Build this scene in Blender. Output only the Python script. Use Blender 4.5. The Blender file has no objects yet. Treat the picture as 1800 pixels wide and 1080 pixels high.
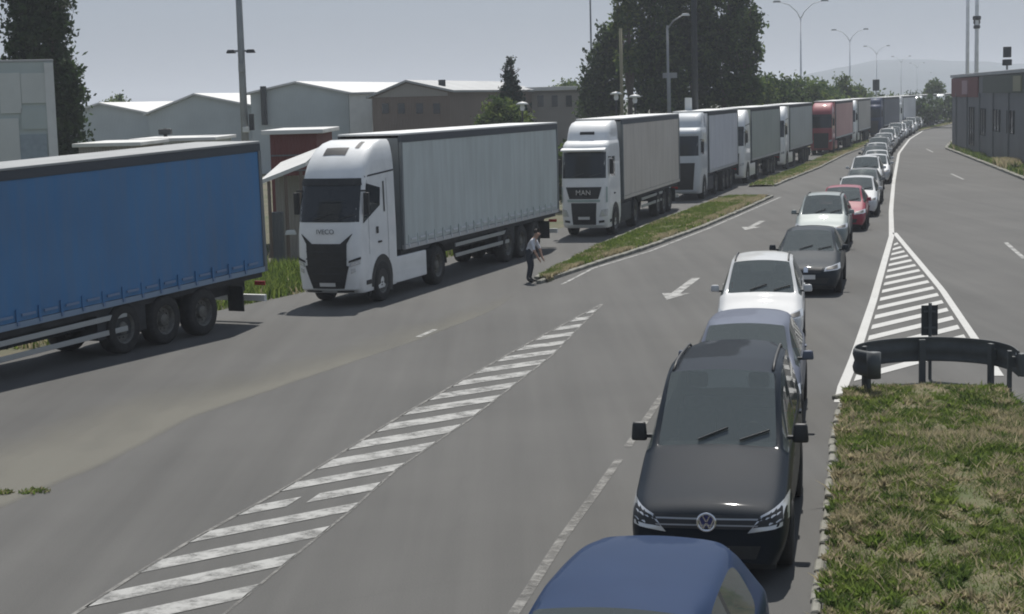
import bpy, bmesh, math, random
import numpy as np
from mathutils import Vector, Matrix
from mathutils.bvhtree import BVHTree
random.seed(7); rng = np.random.default_rng(7)
R = math.radians
sc = bpy.context.scene
C = sc.collection

# ------------------------------------------------------------------ camera
PITCH, ROLL, CAM_H, FPX = R(7.02), R(-1.5), 4.75, 2965.0
cam = bpy.data.cameras.new('camera'); camo = bpy.data.objects.new('camera', cam); C.objects.link(camo)
cam.sensor_width = 36; cam.lens = 36 * FPX / 1800; cam.clip_end = 9000; cam.clip_start = .1
camo.matrix_world = Matrix.Translation((0, 0, CAM_H)) @ Matrix.Rotation(math.pi/2 - PITCH, 4, 'X') @ Matrix.Rotation(ROLL, 4, 'Z')
sc.camera = camo
sc.cycles.filter_width = 1.9

# ------------------------------------------------------------------ sky and sun
SUN_EL, SUN_AZ = R(57), R(9)          # azimuth from +Y towards +X
w = bpy.data.worlds.new('World'); sc.world = w; w.use_nodes = True
nt = w.node_tree; nt.nodes.clear()
sky = nt.nodes.new('ShaderNodeTexSky'); sky.sky_type = 'NISHITA'; sky.sun_disc = False
sky.sun_elevation = SUN_EL; sky.sun_rotation = SUN_AZ
sky.dust_density = 1.0; sky.air_density = 1.3; sky.ozone_density = 3.0; sky.altitude = 200
hsv = nt.nodes.new('ShaderNodeHueSaturation'); hsv.inputs['Saturation'].default_value = .50
bg = nt.nodes.new('ShaderNodeBackground'); bg.inputs[1].default_value = 0.082
out = nt.nodes.new('ShaderNodeOutputWorld')
veil = nt.nodes.new('ShaderNodeMix'); veil.data_type = 'RGBA'; veil.inputs['Factor'].default_value = .74; veil.inputs['B'].default_value = (3.05, 3.75, 5.0, 1)   # even veil of thin high cloud
nt.links.new(sky.outputs[0], hsv.inputs['Color']); nt.links.new(hsv.outputs[0], veil.inputs['A']); nt.links.new(veil.outputs['Result'], bg.inputs[0]); nt.links.new(bg.outputs[0], out.inputs[0])
sl = bpy.data.lights.new('sun', 'SUN'); sl.energy = 5.0; sl.angle = R(.6); sl.color = (1, .96, .9)
so = bpy.data.objects.new('sun', sl); C.objects.link(so)
sd = Vector((math.sin(SUN_AZ)*math.cos(SUN_EL), math.cos(SUN_AZ)*math.cos(SUN_EL), math.sin(SUN_EL)))
so.rotation_euler = sd.to_track_quat('Z', 'Y').to_euler(); so.location = (0, 0, 60)
vs = sc.view_settings; vs.view_transform = 'Standard'; vs.look = 'None'; vs.exposure = 0.0; vs.gamma = 1

# ------------------------------------------------------------------ helpers
def gp(px, py, z=0.0):
    """ground (or height z) point under a spot of the 1800x1080 survey photo"""
    a, b = px-900, py-540
    u = a*math.cos(ROLL) + b*math.sin(ROLL); v = -a*math.sin(ROLL) + b*math.cos(ROLL)
    d = (u/FPX, math.cos(PITCH) - v/FPX*math.sin(PITCH), -math.sin(PITCH) - v/FPX*math.cos(PITCH))
    t = (z-CAM_H)/d[2]; return (d[0]*t, d[1]*t)
def at(px, py, Y):
    a, b = px-900, py-540
    u = a*math.cos(ROLL) + b*math.sin(ROLL); v = -a*math.sin(ROLL) + b*math.cos(ROLL)
    d = (u/FPX, math.cos(PITCH) - v/FPX*math.sin(PITCH), -math.sin(PITCH) - v/FPX*math.cos(PITCH))
    t = Y/d[1]; return Vector((d[0]*t, Y, CAM_H + d[2]*t))

def tag(o, label=None, cat=None, group=None, kind=None):
    if label: o['label'] = label
    if cat: o['category'] = cat
    if group: o['group'] = group
    if kind: o['kind'] = kind
    return o
def thing(name, label, cat, loc=(0, 0, 0), rz=0, group=None):
    o = bpy.data.objects.new(name, None); C.objects.link(o); o.empty_display_size = .2
    o.location = loc; o.rotation_euler = (0, 0, rz); return tag(o, label, cat, group)

class MB:
    def __init__(s): s.v = []; s.f = []; s.m = []; s.a = []
    def quad(s, a, b, c, d, m=0):
        n = len(s.v); s.v += [tuple(a), tuple(b), tuple(c), tuple(d)]; s.f.append((n, n+1, n+2, n+3)); s.m.append(m)
    def poly(s, pts, m=0):
        n = len(s.v); s.v += [tuple(p) for p in pts]; s.f.append(tuple(range(n, n+len(pts)))); s.m.append(m)
    def box(s, c, d, m=0, rz=0, ry=0, taper=1.0):
        n = len(s.v); M = Matrix.Rotation(rz, 3, 'Z') @ Matrix.Rotation(ry, 3, 'Y')
        for z in (-.5, .5):
            k = taper if z > 0 else 1
            for x, y in ((-.5, -.5), (.5, -.5), (.5, .5), (-.5, .5)):
                s.v.append(tuple(Vector(c) + M @ Vector((x*d[0]*k, y*d[1]*k, z*d[2]))))
        for f in ((0, 3, 2, 1), (4, 5, 6, 7), (0, 1, 5, 4), (1, 2, 6, 5), (2, 3, 7, 6), (3, 0, 4, 7)):
            s.f.append(tuple(n+i for i in f)); s.m.append(m)
        return s
    def tube(s, pts, rad, n=8, m=0, cap=True):
        pts = [Vector(p) for p in pts]; rr = rad if isinstance(rad, (list, tuple)) else [rad]*len(pts)
        base = len(s.v); up = None
        for i, p in enumerate(pts):
            d = (pts[min(i+1, len(pts)-1)] - pts[max(i-1, 0)]).normalized()
            if up is None: up = Vector((0, 0, 1)) if abs(d.z) < .9 else Vector((1, 0, 0))
            a = d.cross(up).normalized(); b = a.cross(d).normalized(); up = b
            for k in range(n):
                t = 2*math.pi*k/n; s.v.append(tuple(p + (a*math.cos(t) + b*math.sin(t))*rr[i]))
        for i in range(len(pts)-1):
            for k in range(n):
                s.f.append((base+i*n+k, base+i*n+(k+1) % n, base+(i+1)*n+(k+1) % n, base+(i+1)*n+k)); s.m.append(m)
        if cap:
            s.f.append(tuple(base+k for k in range(n))[::-1]); s.m.append(m)
            s.f.append(tuple(base+(len(pts)-1)*n+k for k in range(n))); s.m.append(m)
        return s
    def lathe_y(s, prof, c=(0, 0, 0), n=24, m=0):
        """profile of (radius, y) spun about the y axis"""
        base = len(s.v)
        for r, y in prof:
            for k in range(n):
                t = 2*math.pi*k/n; s.v.append((c[0]+r*math.cos(t), c[1]+y, c[2]+r*math.sin(t)))
        for i in range(len(prof)-1):
            for k in range(n):
                s.f.append((base+i*n+k, base+i*n+(k+1) % n, base+(i+1)*n+(k+1) % n, base+(i+1)*n+k)); s.m.append(m)
        return s
    def grid(s, P, m=0, closed=False):
        """P: rows of points"""
        base = len(s.v); nr, nc = len(P), len(P[0])
        for r in P: s.v += [tuple(p) for p in r]
        for i in range(nr-1):
            for k in range(nc-1): s.f.append((base+i*nc+k, base+i*nc+k+1, base+(i+1)*nc+k+1, base+(i+1)*nc+k)); s.m.append(m)
        return s
    def mesh(s, name, mats, smooth=False):
        me = bpy.data.meshes.new(name); me.from_pydata(s.v, [], s.f)
        mats = mats if isinstance(mats, (list, tuple)) else [mats]
        for mm in mats: me.materials.append(mm)
        if len(mats) > 1: me.polygons.foreach_set('material_index', s.m)
        if smooth: me.polygons.foreach_set('use_smooth', [True]*len(me.polygons))
        me.update(); return me
    def build(s, name, mats, parent=None, smooth=False, bevel=0, fix=False, angle=None):
        me = s.mesh(name, mats, smooth)
        if fix or bevel:
            bm = bmesh.new(); bm.from_mesh(me)
            if fix: bmesh.ops.remove_doubles(bm, verts=bm.verts, dist=1e-5)
            bmesh.ops.recalc_face_normals(bm, faces=bm.faces)
            if bevel:
                bmesh.ops.bevel(bm, geom=[e for e in bm.edges if e.calc_face_angle(0) > .4], offset=bevel, segments=2, profile=.6, affect='EDGES')
            bm.to_mesh(me); bm.free()
        if angle and smooth: me.set_sharp_from_angle(angle=angle)
        o = bpy.data.objects.new(name, me); C.objects.link(o); o.parent = parent
        return o
def obj(name, me, parent=None, loc=None):
    o = bpy.data.objects.new(name, me); C.objects.link(o); o.parent = parent
    if loc: o.location = loc
    return o
def kids(o): return [c for c in bpy.data.objects if c.parent is o]
KID = {}
def index_kids():
    KID.clear()
    for o in bpy.data.objects:
        if o.parent: KID.setdefault(o.parent.name, []).append(o)
def copy_tree(o, parent=None, recol=None, skip=()):
    c = o.copy(); C.objects.link(c); c.parent = parent
    if recol and c.type == 'MESH':
        for sl_ in c.material_slots:
            if sl_.material and sl_.material.name in recol:
                nm = recol[sl_.material.name]; sl_.link = 'OBJECT'; sl_.material = nm
    for ch in KID.get(o.name, []):
        if ch.name.split('.')[0] not in skip: copy_tree(ch, c, recol, skip)
    return c

# ------------------------------------------------------------------ materials
def nodes(m): m.use_nodes = True; return m.node_tree.nodes, m.node_tree.links
def mat(name, col, rough=.6, metal=0, var=.0, scale=6., bump=0, coat=0, spec=.5, col2=None, detail=4):
    m = bpy.data.materials.new(name); N, Lk = nodes(m); b = N['Principled BSDF']
    b.inputs['Base Color'].default_value = (*col, 1); b.inputs['Roughness'].default_value = rough; b.inputs['Metallic'].default_value = metal
    b.inputs['Coat Weight'].default_value = coat; b.inputs['Coat Roughness'].default_value = .06; b.inputs['Specular IOR Level'].default_value = spec
    if var or bump or col2:
        tc = N.new('ShaderNodeTexCoord'); no = N.new('ShaderNodeTexNoise'); no.inputs['Scale'].default_value = scale; no.inputs['Detail'].default_value = detail
        Lk.new(tc.outputs['Object'], no.inputs['Vector'])
        mx = N.new('ShaderNodeMix'); mx.data_type = 'RGBA'
        c2 = col2 or tuple(min(1, c*(1+var)) for c in col); c1 = col if col2 else tuple(c*(1-var) for c in col)
        mx.inputs['A'].default_value = (*c1, 1); mx.inputs['B'].default_value = (*c2, 1)
        mr = N.new('ShaderNodeMapRange'); mr.inputs['From Min'].default_value = .32; mr.inputs['From Max'].default_value = .68
        Lk.new(no.outputs['Fac'], mr.inputs['Value']); Lk.new(mr.outputs[0], mx.inputs['Factor']); Lk.new(mx.outputs['Result'], b.inputs['Base Color'])
        if bump:
            bp = N.new('ShaderNodeBump'); bp.inputs['Strength'].default_value = bump; bp.inputs['Distance'].default_value = .02
            Lk.new(no.outputs['Fac'], bp.inputs['Height']); Lk.new(bp.outputs[0], b.inputs['Normal'])
    return m
def paint(name, col, rough=.55, metal=.0):
    m = mat(name, col, rough, metal*.4, var=.04, scale=3, coat=.5 if max(col) > .2 else .22, spec=.25 if max(col) > .2 else .05); m.node_tree.nodes['Principled BSDF'].inputs['Coat Roughness'].default_value = .035; return m
def leafy(name, col, col2, trans=.45, scale=2.0):
    m = mat(name, col, .8, col2=col2, scale=scale, spec=.2); N, Lk = nodes(m); b = N['Principled BSDF']; mx = [n for n in N if n.type == 'MIX'][0]
    t = N.new('ShaderNodeBsdfTranslucent'); ms = N.new('ShaderNodeMixShader'); ms.inputs[0].default_value = trans; Lk.new(mx.outputs['Result'], t.inputs['Color'])
    Lk.new(b.outputs[0], ms.inputs[1]); Lk.new(t.outputs[0], ms.inputs[2]); Lk.new(ms.outputs[0], N['Material Output'].inputs[0]); return m

M = {}
def asphalt():
    m = bpy.data.materials.new('asphalt'); N, Lk = nodes(m); b = N['Principled BSDF']; b.inputs['Roughness'].default_value = .88; b.inputs['Specular IOR Level'].default_value = .3
    tc = N.new('ShaderNodeTexCoord')
    def noise(scale, detail=5, mapping=None, rough=.6):
        n = N.new('ShaderNodeTexNoise'); n.inputs['Scale'].default_value = scale; n.inputs['Detail'].default_value = detail; n.inputs['Roughness'].default_value = rough
        src = tc.outputs['Object']
        if mapping:
            mp = N.new('ShaderNodeMapping'); mp.inputs['Rotation'].default_value = (0, 0, mapping[0]); mp.inputs['Scale'].default_value = mapping[1]; Lk.new(src, mp.inputs['Vector']); src = mp.outputs[0]
        Lk.new(src, n.inputs['Vector']); return n
    big = noise(.16); streak = noise(1.0, 4, (R(14), (1.6, .05, 1))); fine = noise(55, 3)
    r = N.new('ShaderNodeValToRGB'); r.color_ramp.elements[0].position = .3; r.color_ramp.elements[1].position = .72
    r.color_ramp.elements[0].color = (.070, .0695, .0665, 1); r.color_ramp.elements[1].color = (.118, .1165, .1105, 1)
    ad = N.new('ShaderNodeMath'); ad.operation = 'ADD'; mu = N.new('ShaderNodeMath'); mu.operation = 'MULTIPLY'; mu.inputs[1].default_value = .5
    Lk.new(big.outputs['Fac'], ad.inputs[0]); Lk.new(streak.outputs['Fac'], ad.inputs[1]); Lk.new(ad.outputs[0], mu.inputs[0]); Lk.new(mu.outputs[0], r.inputs['Fac'])
    mx = N.new('ShaderNodeMix'); mx.data_type = 'RGBA'; mx.blend_type = 'OVERLAY'; mx.inputs['Factor'].default_value = .35
    Lk.new(r.outputs['Color'], mx.inputs['A']); Lk.new(fine.outputs['Fac'], mx.inputs['B'])
    # repair cracks
    vo = N.new('ShaderNodeTexVoronoi'); vo.feature = 'DISTANCE_TO_EDGE'; vo.inputs['Scale'].default_value = .16
    wn = noise(.9, 3); wa = N.new('ShaderNodeMix'); wa.data_type = 'VECTOR'; wa.inputs['Factor'].default_value = .35
    Lk.new(tc.outputs['Object'], wa.inputs['A']); Lk.new(wn.outputs['Color'], wa.inputs['B']); Lk.new(wa.outputs['Result'], vo.inputs['Vector'])
    lt = N.new('ShaderNodeMath'); lt.operation = 'LESS_THAN'; lt.inputs[1].default_value = .003
    Lk.new(vo.outputs['Distance'], lt.inputs[0]); m5 = N.new('ShaderNodeMath'); m5.operation = 'MULTIPLY'; m5.inputs[1].default_value = .05; Lk.new(lt.outputs[0], m5.inputs[0])
    cr = N.new('ShaderNodeMix'); cr.data_type = 'RGBA'; cr.inputs['B'].default_value = (.05, .05, .048, 1)
    Lk.new(m5.outputs[0], cr.inputs['Factor']); Lk.new(mx.outputs['Result'], cr.inputs['A']); Lk.new(cr.outputs['Result'], b.inputs['Base Color'])
    bp = N.new('ShaderNodeBump'); bp.inputs['Strength'].default_value = .25; bp.inputs['Distance'].default_value = .01
    Lk.new(fine.outputs['Fac'], bp.inputs['Height']); Lk.new(bp.outputs[0], b.inputs['Normal'])
    return m
def worn_paint(name, col, lo, hi):
    """road paint with patches rubbed through to nothing"""
    m = bpy.data.materials.new(name); N, Lk = nodes(m); b = N['Principled BSDF']; b.inputs['Roughness'].default_value = .75
    tc = N.new('ShaderNodeTexCoord'); no = N.new('ShaderNodeTexNoise'); no.inputs['Scale'].default_value = 3.2; no.inputs['Detail'].default_value = 8; no.inputs['Roughness'].default_value = .72
    Lk.new(tc.outputs['Object'], no.inputs['Vector'])
    mr = N.new('ShaderNodeMapRange'); mr.inputs['From Min'].default_value = lo; mr.inputs['From Max'].default_value = hi; Lk.new(no.outputs['Fac'], mr.inputs['Value'])
    n2 = N.new('ShaderNodeTexNoise'); n2.inputs['Scale'].default_value = 1.3; Lk.new(tc.outputs['Object'], n2.inputs['Vector'])
    mx = N.new('ShaderNodeMix'); mx.data_type = 'RGBA'; mx.inputs['A'].default_value = tuple(c*.82 for c in col)+(1,); mx.inputs['B'].default_value = (*col, 1)
    Lk.new(n2.outputs['Fac'], mx.inputs['Factor']); Lk.new(mx.outputs['Result'], b.inputs['Base Color'])
    tr = N.new('ShaderNodeBsdfTransparent'); ms = N.new('ShaderNodeMixShader'); o = N['Material Output']
    Lk.new(mr.outputs[0], ms.inputs[0]); Lk.new(tr.outputs[0], ms.inputs[1]); Lk.new(b.outputs[0], ms.inputs[2]); Lk.new(ms.outputs[0], o.inputs[0])
    return m
def dust_mat():
    m = bpy.data.materials.new('road_dust'); N, Lk = nodes(m); b = N['Principled BSDF']; b.inputs['Roughness'].default_value = .95
    b.inputs['Base Color'].default_value = (.215, .207, .172, 1)
    at_ = N.new('ShaderNodeAttribute'); at_.attribute_name = 'fade'
    tc = N.new('ShaderNodeTexCoord'); no = N.new('ShaderNodeTexNoise'); no.inputs['Scale'].default_value = .9; no.inputs['Detail'].default_value = 9; no.inputs['Roughness'].default_value = .65
    mp = N.new('ShaderNodeMapping'); mp.inputs['Rotation'].default_value = (0, 0, R(22)); mp.inputs['Scale'].default_value = (1, .35, 1); Lk.new(tc.outputs['Object'], mp.inputs[0]); Lk.new(mp.outputs[0], no.inputs['Vector'])
    a = N.new('ShaderNodeMath'); a.operation = 'MULTIPLY_ADD'; a.inputs[1].default_value = 1.35; a.inputs[2].default_value = -.62; Lk.new(at_.outputs['Fac'], a.inputs[0])
    ad = N.new('ShaderNodeMath'); ad.operation = 'ADD'; Lk.new(no.outputs['Fac'], ad.inputs[0]); Lk.new(a.outputs[0], ad.inputs[1])
    mr = N.new('ShaderNodeMapRange'); mr.inputs['From Min'].default_value = .25; mr.inputs['From Max'].default_value = .95; mr.inputs['To Max'].default_value = .55; Lk.new(ad.outputs[0], mr.inputs['Value'])
    tr = N.new('ShaderNodeBsdfTransparent'); ms = N.new('ShaderNodeMixShader'); o = N['Material Output']
    Lk.new(mr.outputs[0], ms.inputs[0]); Lk.new(tr.outputs[0], ms.inputs[1]); Lk.new(b.outputs[0], ms.inputs[2]); Lk.new(ms.outputs[0], o.inputs[0])
    return m
M['asphalt'] = asphalt()
M['line'] = worn_paint('road_paint', (.50, .50, .48), .26, .40)
M['line_worn'] = worn_paint('road_paint_worn', (.37, .37, .355), .28, .56)
M['line_faint'] = worn_paint('road_paint_faint', (.22, .215, .20), .34, .62)
M['dust'] = dust_mat()
M['soil'] = mat('soil', (.12, .10, .068), .95, col2=(.06, .075, .03), scale=.5, bump=.4, detail=8)
M['turf'] = mat('turf', (.075, .09, .03), .95, col2=(.16, .135, .08), scale=1.3, bump=.5, detail=8)
M['kerb'] = mat('kerb_concrete', (.24, .235, .205), .9, col2=(.15, .15, .125), scale=5, bump=.3)
M['blade_g'] = leafy('grass_green', (.12, .185, .035), (.19, .235, .06), scale=2.5, trans=.5)
M['blade_d'] = leafy('grass_dark', (.06, .10, .025), (.09, .135, .035), trans=.5)
M['blade_s'] = leafy('grass_straw', (.47, .41, .27), (.31, .27, .165), trans=.45, scale=4)
M['glass'] = mat('vehicle_glass', (.052, .062, .064), .035, spec=.9)
def tint_glass():
    m = bpy.data.materials.new('car_glass'); N, Lk = nodes(m); b = N['Principled BSDF']; b.inputs['Base Color'].default_value = (.115, .135, .135, 1); b.inputs['Roughness'].default_value = .03; b.inputs['Specular IOR Level'].default_value = .9
    tr = N.new('ShaderNodeBsdfTransparent'); tr.inputs[0].default_value = (.60, .66, .64, 1); ms = N.new('ShaderNodeMixShader'); ms.inputs[0].default_value = .68
    Lk.new(tr.outputs[0], ms.inputs[1]); Lk.new(b.outputs[0], ms.inputs[2]); Lk.new(ms.outputs[0], N['Material Output'].inputs[0]); return m
M['cglass'] = tint_glass()
M['trim'] = mat('dashboard_grey', (.085, .088, .088), .8, var=.2, scale=6); M['seat'] = mat('seat_cloth', (.11, .112, .115), .9, var=.25, scale=8)
M['glassb'] = mat('truck_glass', (.018, .023, .028), .04, spec=.5)
M['black'] = mat('black_plastic', (.022, .023, .024), .55, var=.2, scale=8)
M['rubber'] = mat('tyre_rubber', (.028, .027, .026), .9, var=.25, scale=9)
M['rim'] = mat('rim_metal', (.38, .38, .37), .42, .6, var=.15, scale=12)
M['rimd'] = mat('rim_grey_painted', (.12, .118, .105), .55, .1, var=.25, scale=12)
M['chrome'] = mat('chrome', (.75, .76, .78), .15, 1)
M['lens'] = mat('lamp_lens', (.62, .64, .66), .12, .35, spec=.8)
M['redlamp'] = mat('red_lamp', (.35, .015, .012), .25)
M['plate'] = mat('plate', (.62, .62, .60), .5)
M['galv'] = mat('galvanised_steel', (.085, .093, .095), .65, .2, var=.15, scale=4)
M['pole'] = mat('pole_grey', (.26, .275, .28), .6, .2, var=.12, scale=1.5)
M['polew'] = mat('pole_pale', (.75, .77, .79), .6, var=.1, scale=1.5)
M['chassis'] = mat('chassis_dark', (.035, .037, .04), .75, var=.3, scale=3)
M['signback'] = mat('sign_back_dark', (.035, .04, .042), .7, var=.1)
M['white'] = paint('white_paint', (.80, .81, .80)); M['carwhite'] = paint('car_white_paint', (.52, .53, .53))
M['offwhite'] = mat('offwhite_panel', (.62, .63, .61), .6, var=.06, scale=2)
M['trwhite'] = mat('trailer_white', (.66, .67, .66), .6, var=.07, scale=1.2)
# ------------------------------------------------------------------ ground and roads
def strip(name, left, right, m, z, parent=None, kind='structure', n=60):
    """sheet between two polylines given as lists of (x, y)"""
    def rs(pl):
        pl = np.array(pl, float); d = np.r_[0, np.cumsum(np.hypot(*np.diff(pl, axis=0).T))]; t = np.linspace(0, d[-1], n)
        return np.stack([np.interp(t, d, pl[:, 0]), np.interp(t, d, pl[:, 1])], 1)
    A, B = rs(left), rs(right); mb = MB()
    mb.grid([[(*a, z), (*((a+b)/2), z), (*b, z)] for a, b in zip(A, B)])
    o = mb.build(name, m, parent)
    if kind and not parent: tag(o, kind=kind)
    return o
YT = [4, 15, 28, 37.1, 42, 58.6, 77, 90, 105, 124.5, 153, 195, 240, 330, 600]
XT = [-21.5, -16.4, -10.2, -6.05, -3.55, 2.9, 8.25, 12.0, 16.6, 22.0, 30.6, 45.5, 62.5, 100, 225]
def lane(Y): return float(np.interp(Y, YT, XT))
YG = [4, 15, 26.4, 29.2, 37.9, 54.9, 66.7, 87.3, 126, 161, 221, 330, 600]       # right edge of the car lane
XG = [.4, 2.74, 5.18, 5.94, 8.18, 12.45, 15.1, 19.9, 29.1, 38.2, 55.4, 92, 215]
YK = [4, 20, 40, 66, 85.7, 108, 133, 161, 221, 330, 600]                          # right kerb of the slip road
XK = [12.5, 15, 18.3, 22.7, 26.1, 30, 34.3, 42.5, 60.5, 98, 225]
g = MB(); g.grid([[(x, y, -.04) for x in np.linspace(-3000, 3000, 25)] for y in np.linspace(-300, 5000, 25)])
tag(g.build('ground', M['soil']), kind='structure')
ys = np.linspace(4, 420, 140)
road = strip('road', [(lane(y)-2.0, y) for y in ys], [(float(np.interp(y, YK, XK)), y) for y in ys], M['asphalt'], 0, n=140)
yv = np.linspace(40, 420, 90)
tag(strip('verge', [(float(np.interp(y, YK, XK))+.3, y) for y in yv], [(float(np.interp(y, YK, XK))+40, y) for y in yv], M['turf'], -.015, n=90), kind='structure')

def mark(name, pts, m): 
    mb = MB(); mb.poly([(x, y, .008) for x, y in pts]); return mb.build(name, m, road)
def line(name, pl, wd, m, z=.008):
    pl = [Vector((x, y)) for x, y in pl]; rows = []
    for i, p in enumerate(pl):
        d = (pl[min(i+1, len(pl)-1)] - pl[max(i-1, 0)]).normalized(); n_ = Vector((-d.y, d.x))*wd/2
        rows.append([(*(p-n_), z), (*(p+n_), z)])
    mb = MB(); mb.grid(rows); return mb.build(name, m, road)
# worn hatched strip on the left
HLy = [12, 15.77, 16.97, 18.17, 20.64, 22.3, 25.21, 28.71, 33.12, 38.67]; HLx = [-5.0, -4.19, -3.92, -3.62, -2.89, -2.48, -1.77, -.82, .43, 2.08]
HRy = [12, 16, 17.21, 18.21, 19.39, 20.63, 21.62, 25.03, 31, 38.67]; HRx = [-3.5, -2.67, -2.42, -2.21, -1.95, -1.73, -1.54, -.64, .72, 2.10]
hl = lambda y: float(np.interp(y, HLy, HLx)); hr = lambda y: float(np.interp(y, HRy, HRx))
line('edge_line', [(hl(y), y) for y in np.linspace(12, 38.6, 40)], .05, M['line_faint'])
line('edge_line', [(hr(y), y) for y in np.linspace(12, 38.6, 40)], .035, M['line_faint'])
y0 = 14.62; k = 0
while y0 < 37.6:
    th = .50 if y0 < 21 else .62
    slope = .75
    def yr(y):                       # where a stripe starting at the left edge meets the right edge
        t = y
        for _ in range(8): t = y + slope*(hr(t)-hl(y))
        return t
    a, b = yr(y0), yr(y0+th)
    segs = [(0, 1)] if k not in (4,) else [(0, .36), (.5, 1)]
    for s0, s1 in segs:
        P = lambda s, yl, yq: (hl(yl)+s*(hr(yq)-hl(yl)), yl+s*(yq-yl))
        mark('painted_stripe', [P(s0, y0, a), P(s1, y0, a), P(s1, y0+th, b), P(s0, y0+th, b)], M['line_worn'])
    y0 += 1.14 + .012*k; k += 1
# lane line beside the queue of cars
ll = [(-.75, 12), (-.05, 15.21), (.39, 17.47), (1.07, 20.47), (1.79, 23.82), (2.37, 26.55), (3.6, 32), (5.3, 40), (7.9, 50)]
lx = lambda y: float(np.interp(y, [p[1] for p in ll], [p[0] for p in ll]))
for a, b in ((12, 21.8), (22.6, 26.6), (30, 33), (37, 40)):
    line('lane_line', [(lx(y), y) for y in np.linspace(a, b, 6)], .11, M['line_faint'])
# gore on the right
gl = lambda y: float(np.interp(y, YG, XG)); grt = lambda y: float(np.interp(y, [24, 26, 31.1, 39.7, 56], [7.3, 7.75, 8.67, 10.2, 12.8]))
line('edge_line', [(gl(y), y) for y in np.r_[np.linspace(25.5, 66, 30), np.linspace(70, 300, 60)]], .17, M['line'])
line('edge_line', [(grt(y), y) for y in np.linspace(27.5, 56, 30)], .15, M['line'])
y0 = 27.3
while y0 < 52.5:
    th = .62
    sl_ = 1.0
    def yrr(y):
        t = y
        for _ in range(12): t = y + sl_*(grt(t)-gl(y))
        return t
    a, b = yrr(y0), yrr(y0+th)
    i = .16
    mark('painted_stripe', [(gl(y0)+i, y0+.05), (grt(a)-i, a), (grt(b)-i, b), (gl(y0+th)+i, y0+th+.05)], M['line']); y0 += 1.5
for px in (((1768, 427), (1800, 455)), ((1672, 306), (1694, 316)), ((1628, 262), (1640, 268))):
    a, b = gp(*px[0]), gp(*px[1]); line('lane_dash', [a, b], .13, M['line_worn'])
line('lane_dash', [gp(735, 593), gp(765, 580)], .12, M['line_worn'])
line('edge_line', [(x, y) for x, y in ((1.3, 43.0), (2.3, 46.9), (4.3, 51.7), (7.2, 60.3), (12.4, 77))], .09, M['line_worn'])
def arrow(tip, tail):
    tip, tail = Vector(tip), Vector(tail); d = (tail-tip); L_ = d.length; d.normalize(); n_ = Vector((-d.y, d.x))
    q = lambda s, t: tuple(tip + d*s + n_*t)
    mb = MB(); z = .008
    mb.poly([(*q(*p), z) for p in ((0, 0), (1.35, .34), (1.35, .11), (L_, .11), (L_, -.11), (1.35, -.11), (1.35, -.34))])
    mb.build('painted_arrow', M['line_worn'], road)
arrow(gp(1172, 528), gp(1224, 489)); arrow(gp(1310, 405), gp(1340, 389))
# dust swept along the edge of the truck lane
mb = MB(); cl = [(-8.2, 12), (-6.2, 19.6), (-5.44, 22.4), (-4.9, 25.6), (-3.6, 29), (-2.0, 33), (-.4, 37.8), (.5, 42.5)]
hw = [5.0, 4.2, 3.6, 3.0, 2.4, 1.9, 1.5, 1.0]; fd = [1, 1, 1, .95, .8, .7, .62, .2]
rows = []; fade = []
tt = np.linspace(0, 7, 60)
for t in tt:
    x = np.interp(t, range(8), [p[0] for p in cl]); y = np.interp(t, range(8), [p[1] for p in cl]); h_ = np.interp(t, range(8), hw); f_ = np.interp(t, range(8), fd)
    d = Vector((.42, .9)).normalized(); n_ = Vector((d.y, -d.x))
    rows.append([(x+n_.x*h_*(s-1)/2, y+n_.y*h_*(s-1)/2, .004) for s in np.linspace(-1, 1, 25)])
    fade += [f_*(((s+1)/2)**.8 if s < .86 else max(0, (1-s)/.14)) for s in np.linspace(-1, 1, 25)]
mb.grid(rows); du = mb.build('road_dust', M['dust']); tag(du, kind='structure')
aa = du.data.attributes.new('fade', 'FLOAT', 'POINT'); aa.data.foreach_set('value', fade)

def kerb_run(name, pl, step, wd, h, label=None, maxn=140, m=None, rough=0):
    """kerb of single stones set end to end"""
    root = bpy.data.objects.new(name, None); C.objects.link(root); tag(root, kind='structure')
    pl = np.array(pl, float); d = np.r_[0, np.cumsum(np.hypot(*np.diff(pl, axis=0).T))]; n = min(maxn, int(d[-1]/step)); st = d[-1]/n
    meshes = []
    for q in range(4):
        b = MB().box((0, 0, h/2-.05), (st-.02, wd*(1+.06*q/3), h+.1)); me = b.mesh('kerb_stone', m or M['kerb'])
        bm = bmesh.new(); bm.from_mesh(me); bmesh.ops.bevel(bm, geom=bm.edges[:], offset=.018, segments=1, affect='EDGES'); bm.to_mesh(me); bm.free(); meshes.append(me)
    for i in range(n):
        t = (i+.5)*st; x, y = np.interp(t, d, pl[:, 0]), np.interp(t, d, pl[:, 1]); x2, y2 = np.interp(t+.3, d, pl[:, 0]), np.interp(t+.3, d, pl[:, 1])
        if t+.3 > d[-1]: x2, y2 = 2*x-np.interp(t-.3, d, pl[:, 0]), 2*y-np.interp(t-.3, d, pl[:, 1])
        o = obj('kerb_stone', meshes[i % 4], root, (x, y, random.uniform(-.012, .012)-.035*rough*random.random())); o.location.x += random.gauss(0, .012*rough); o.scale.x = 1-.22*rough*random.random(); o.rotation_euler = (random.gauss(0, .02+.05*rough), random.gauss(0, .01), math.atan2(y2-y, x2-x))
    return root
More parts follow.
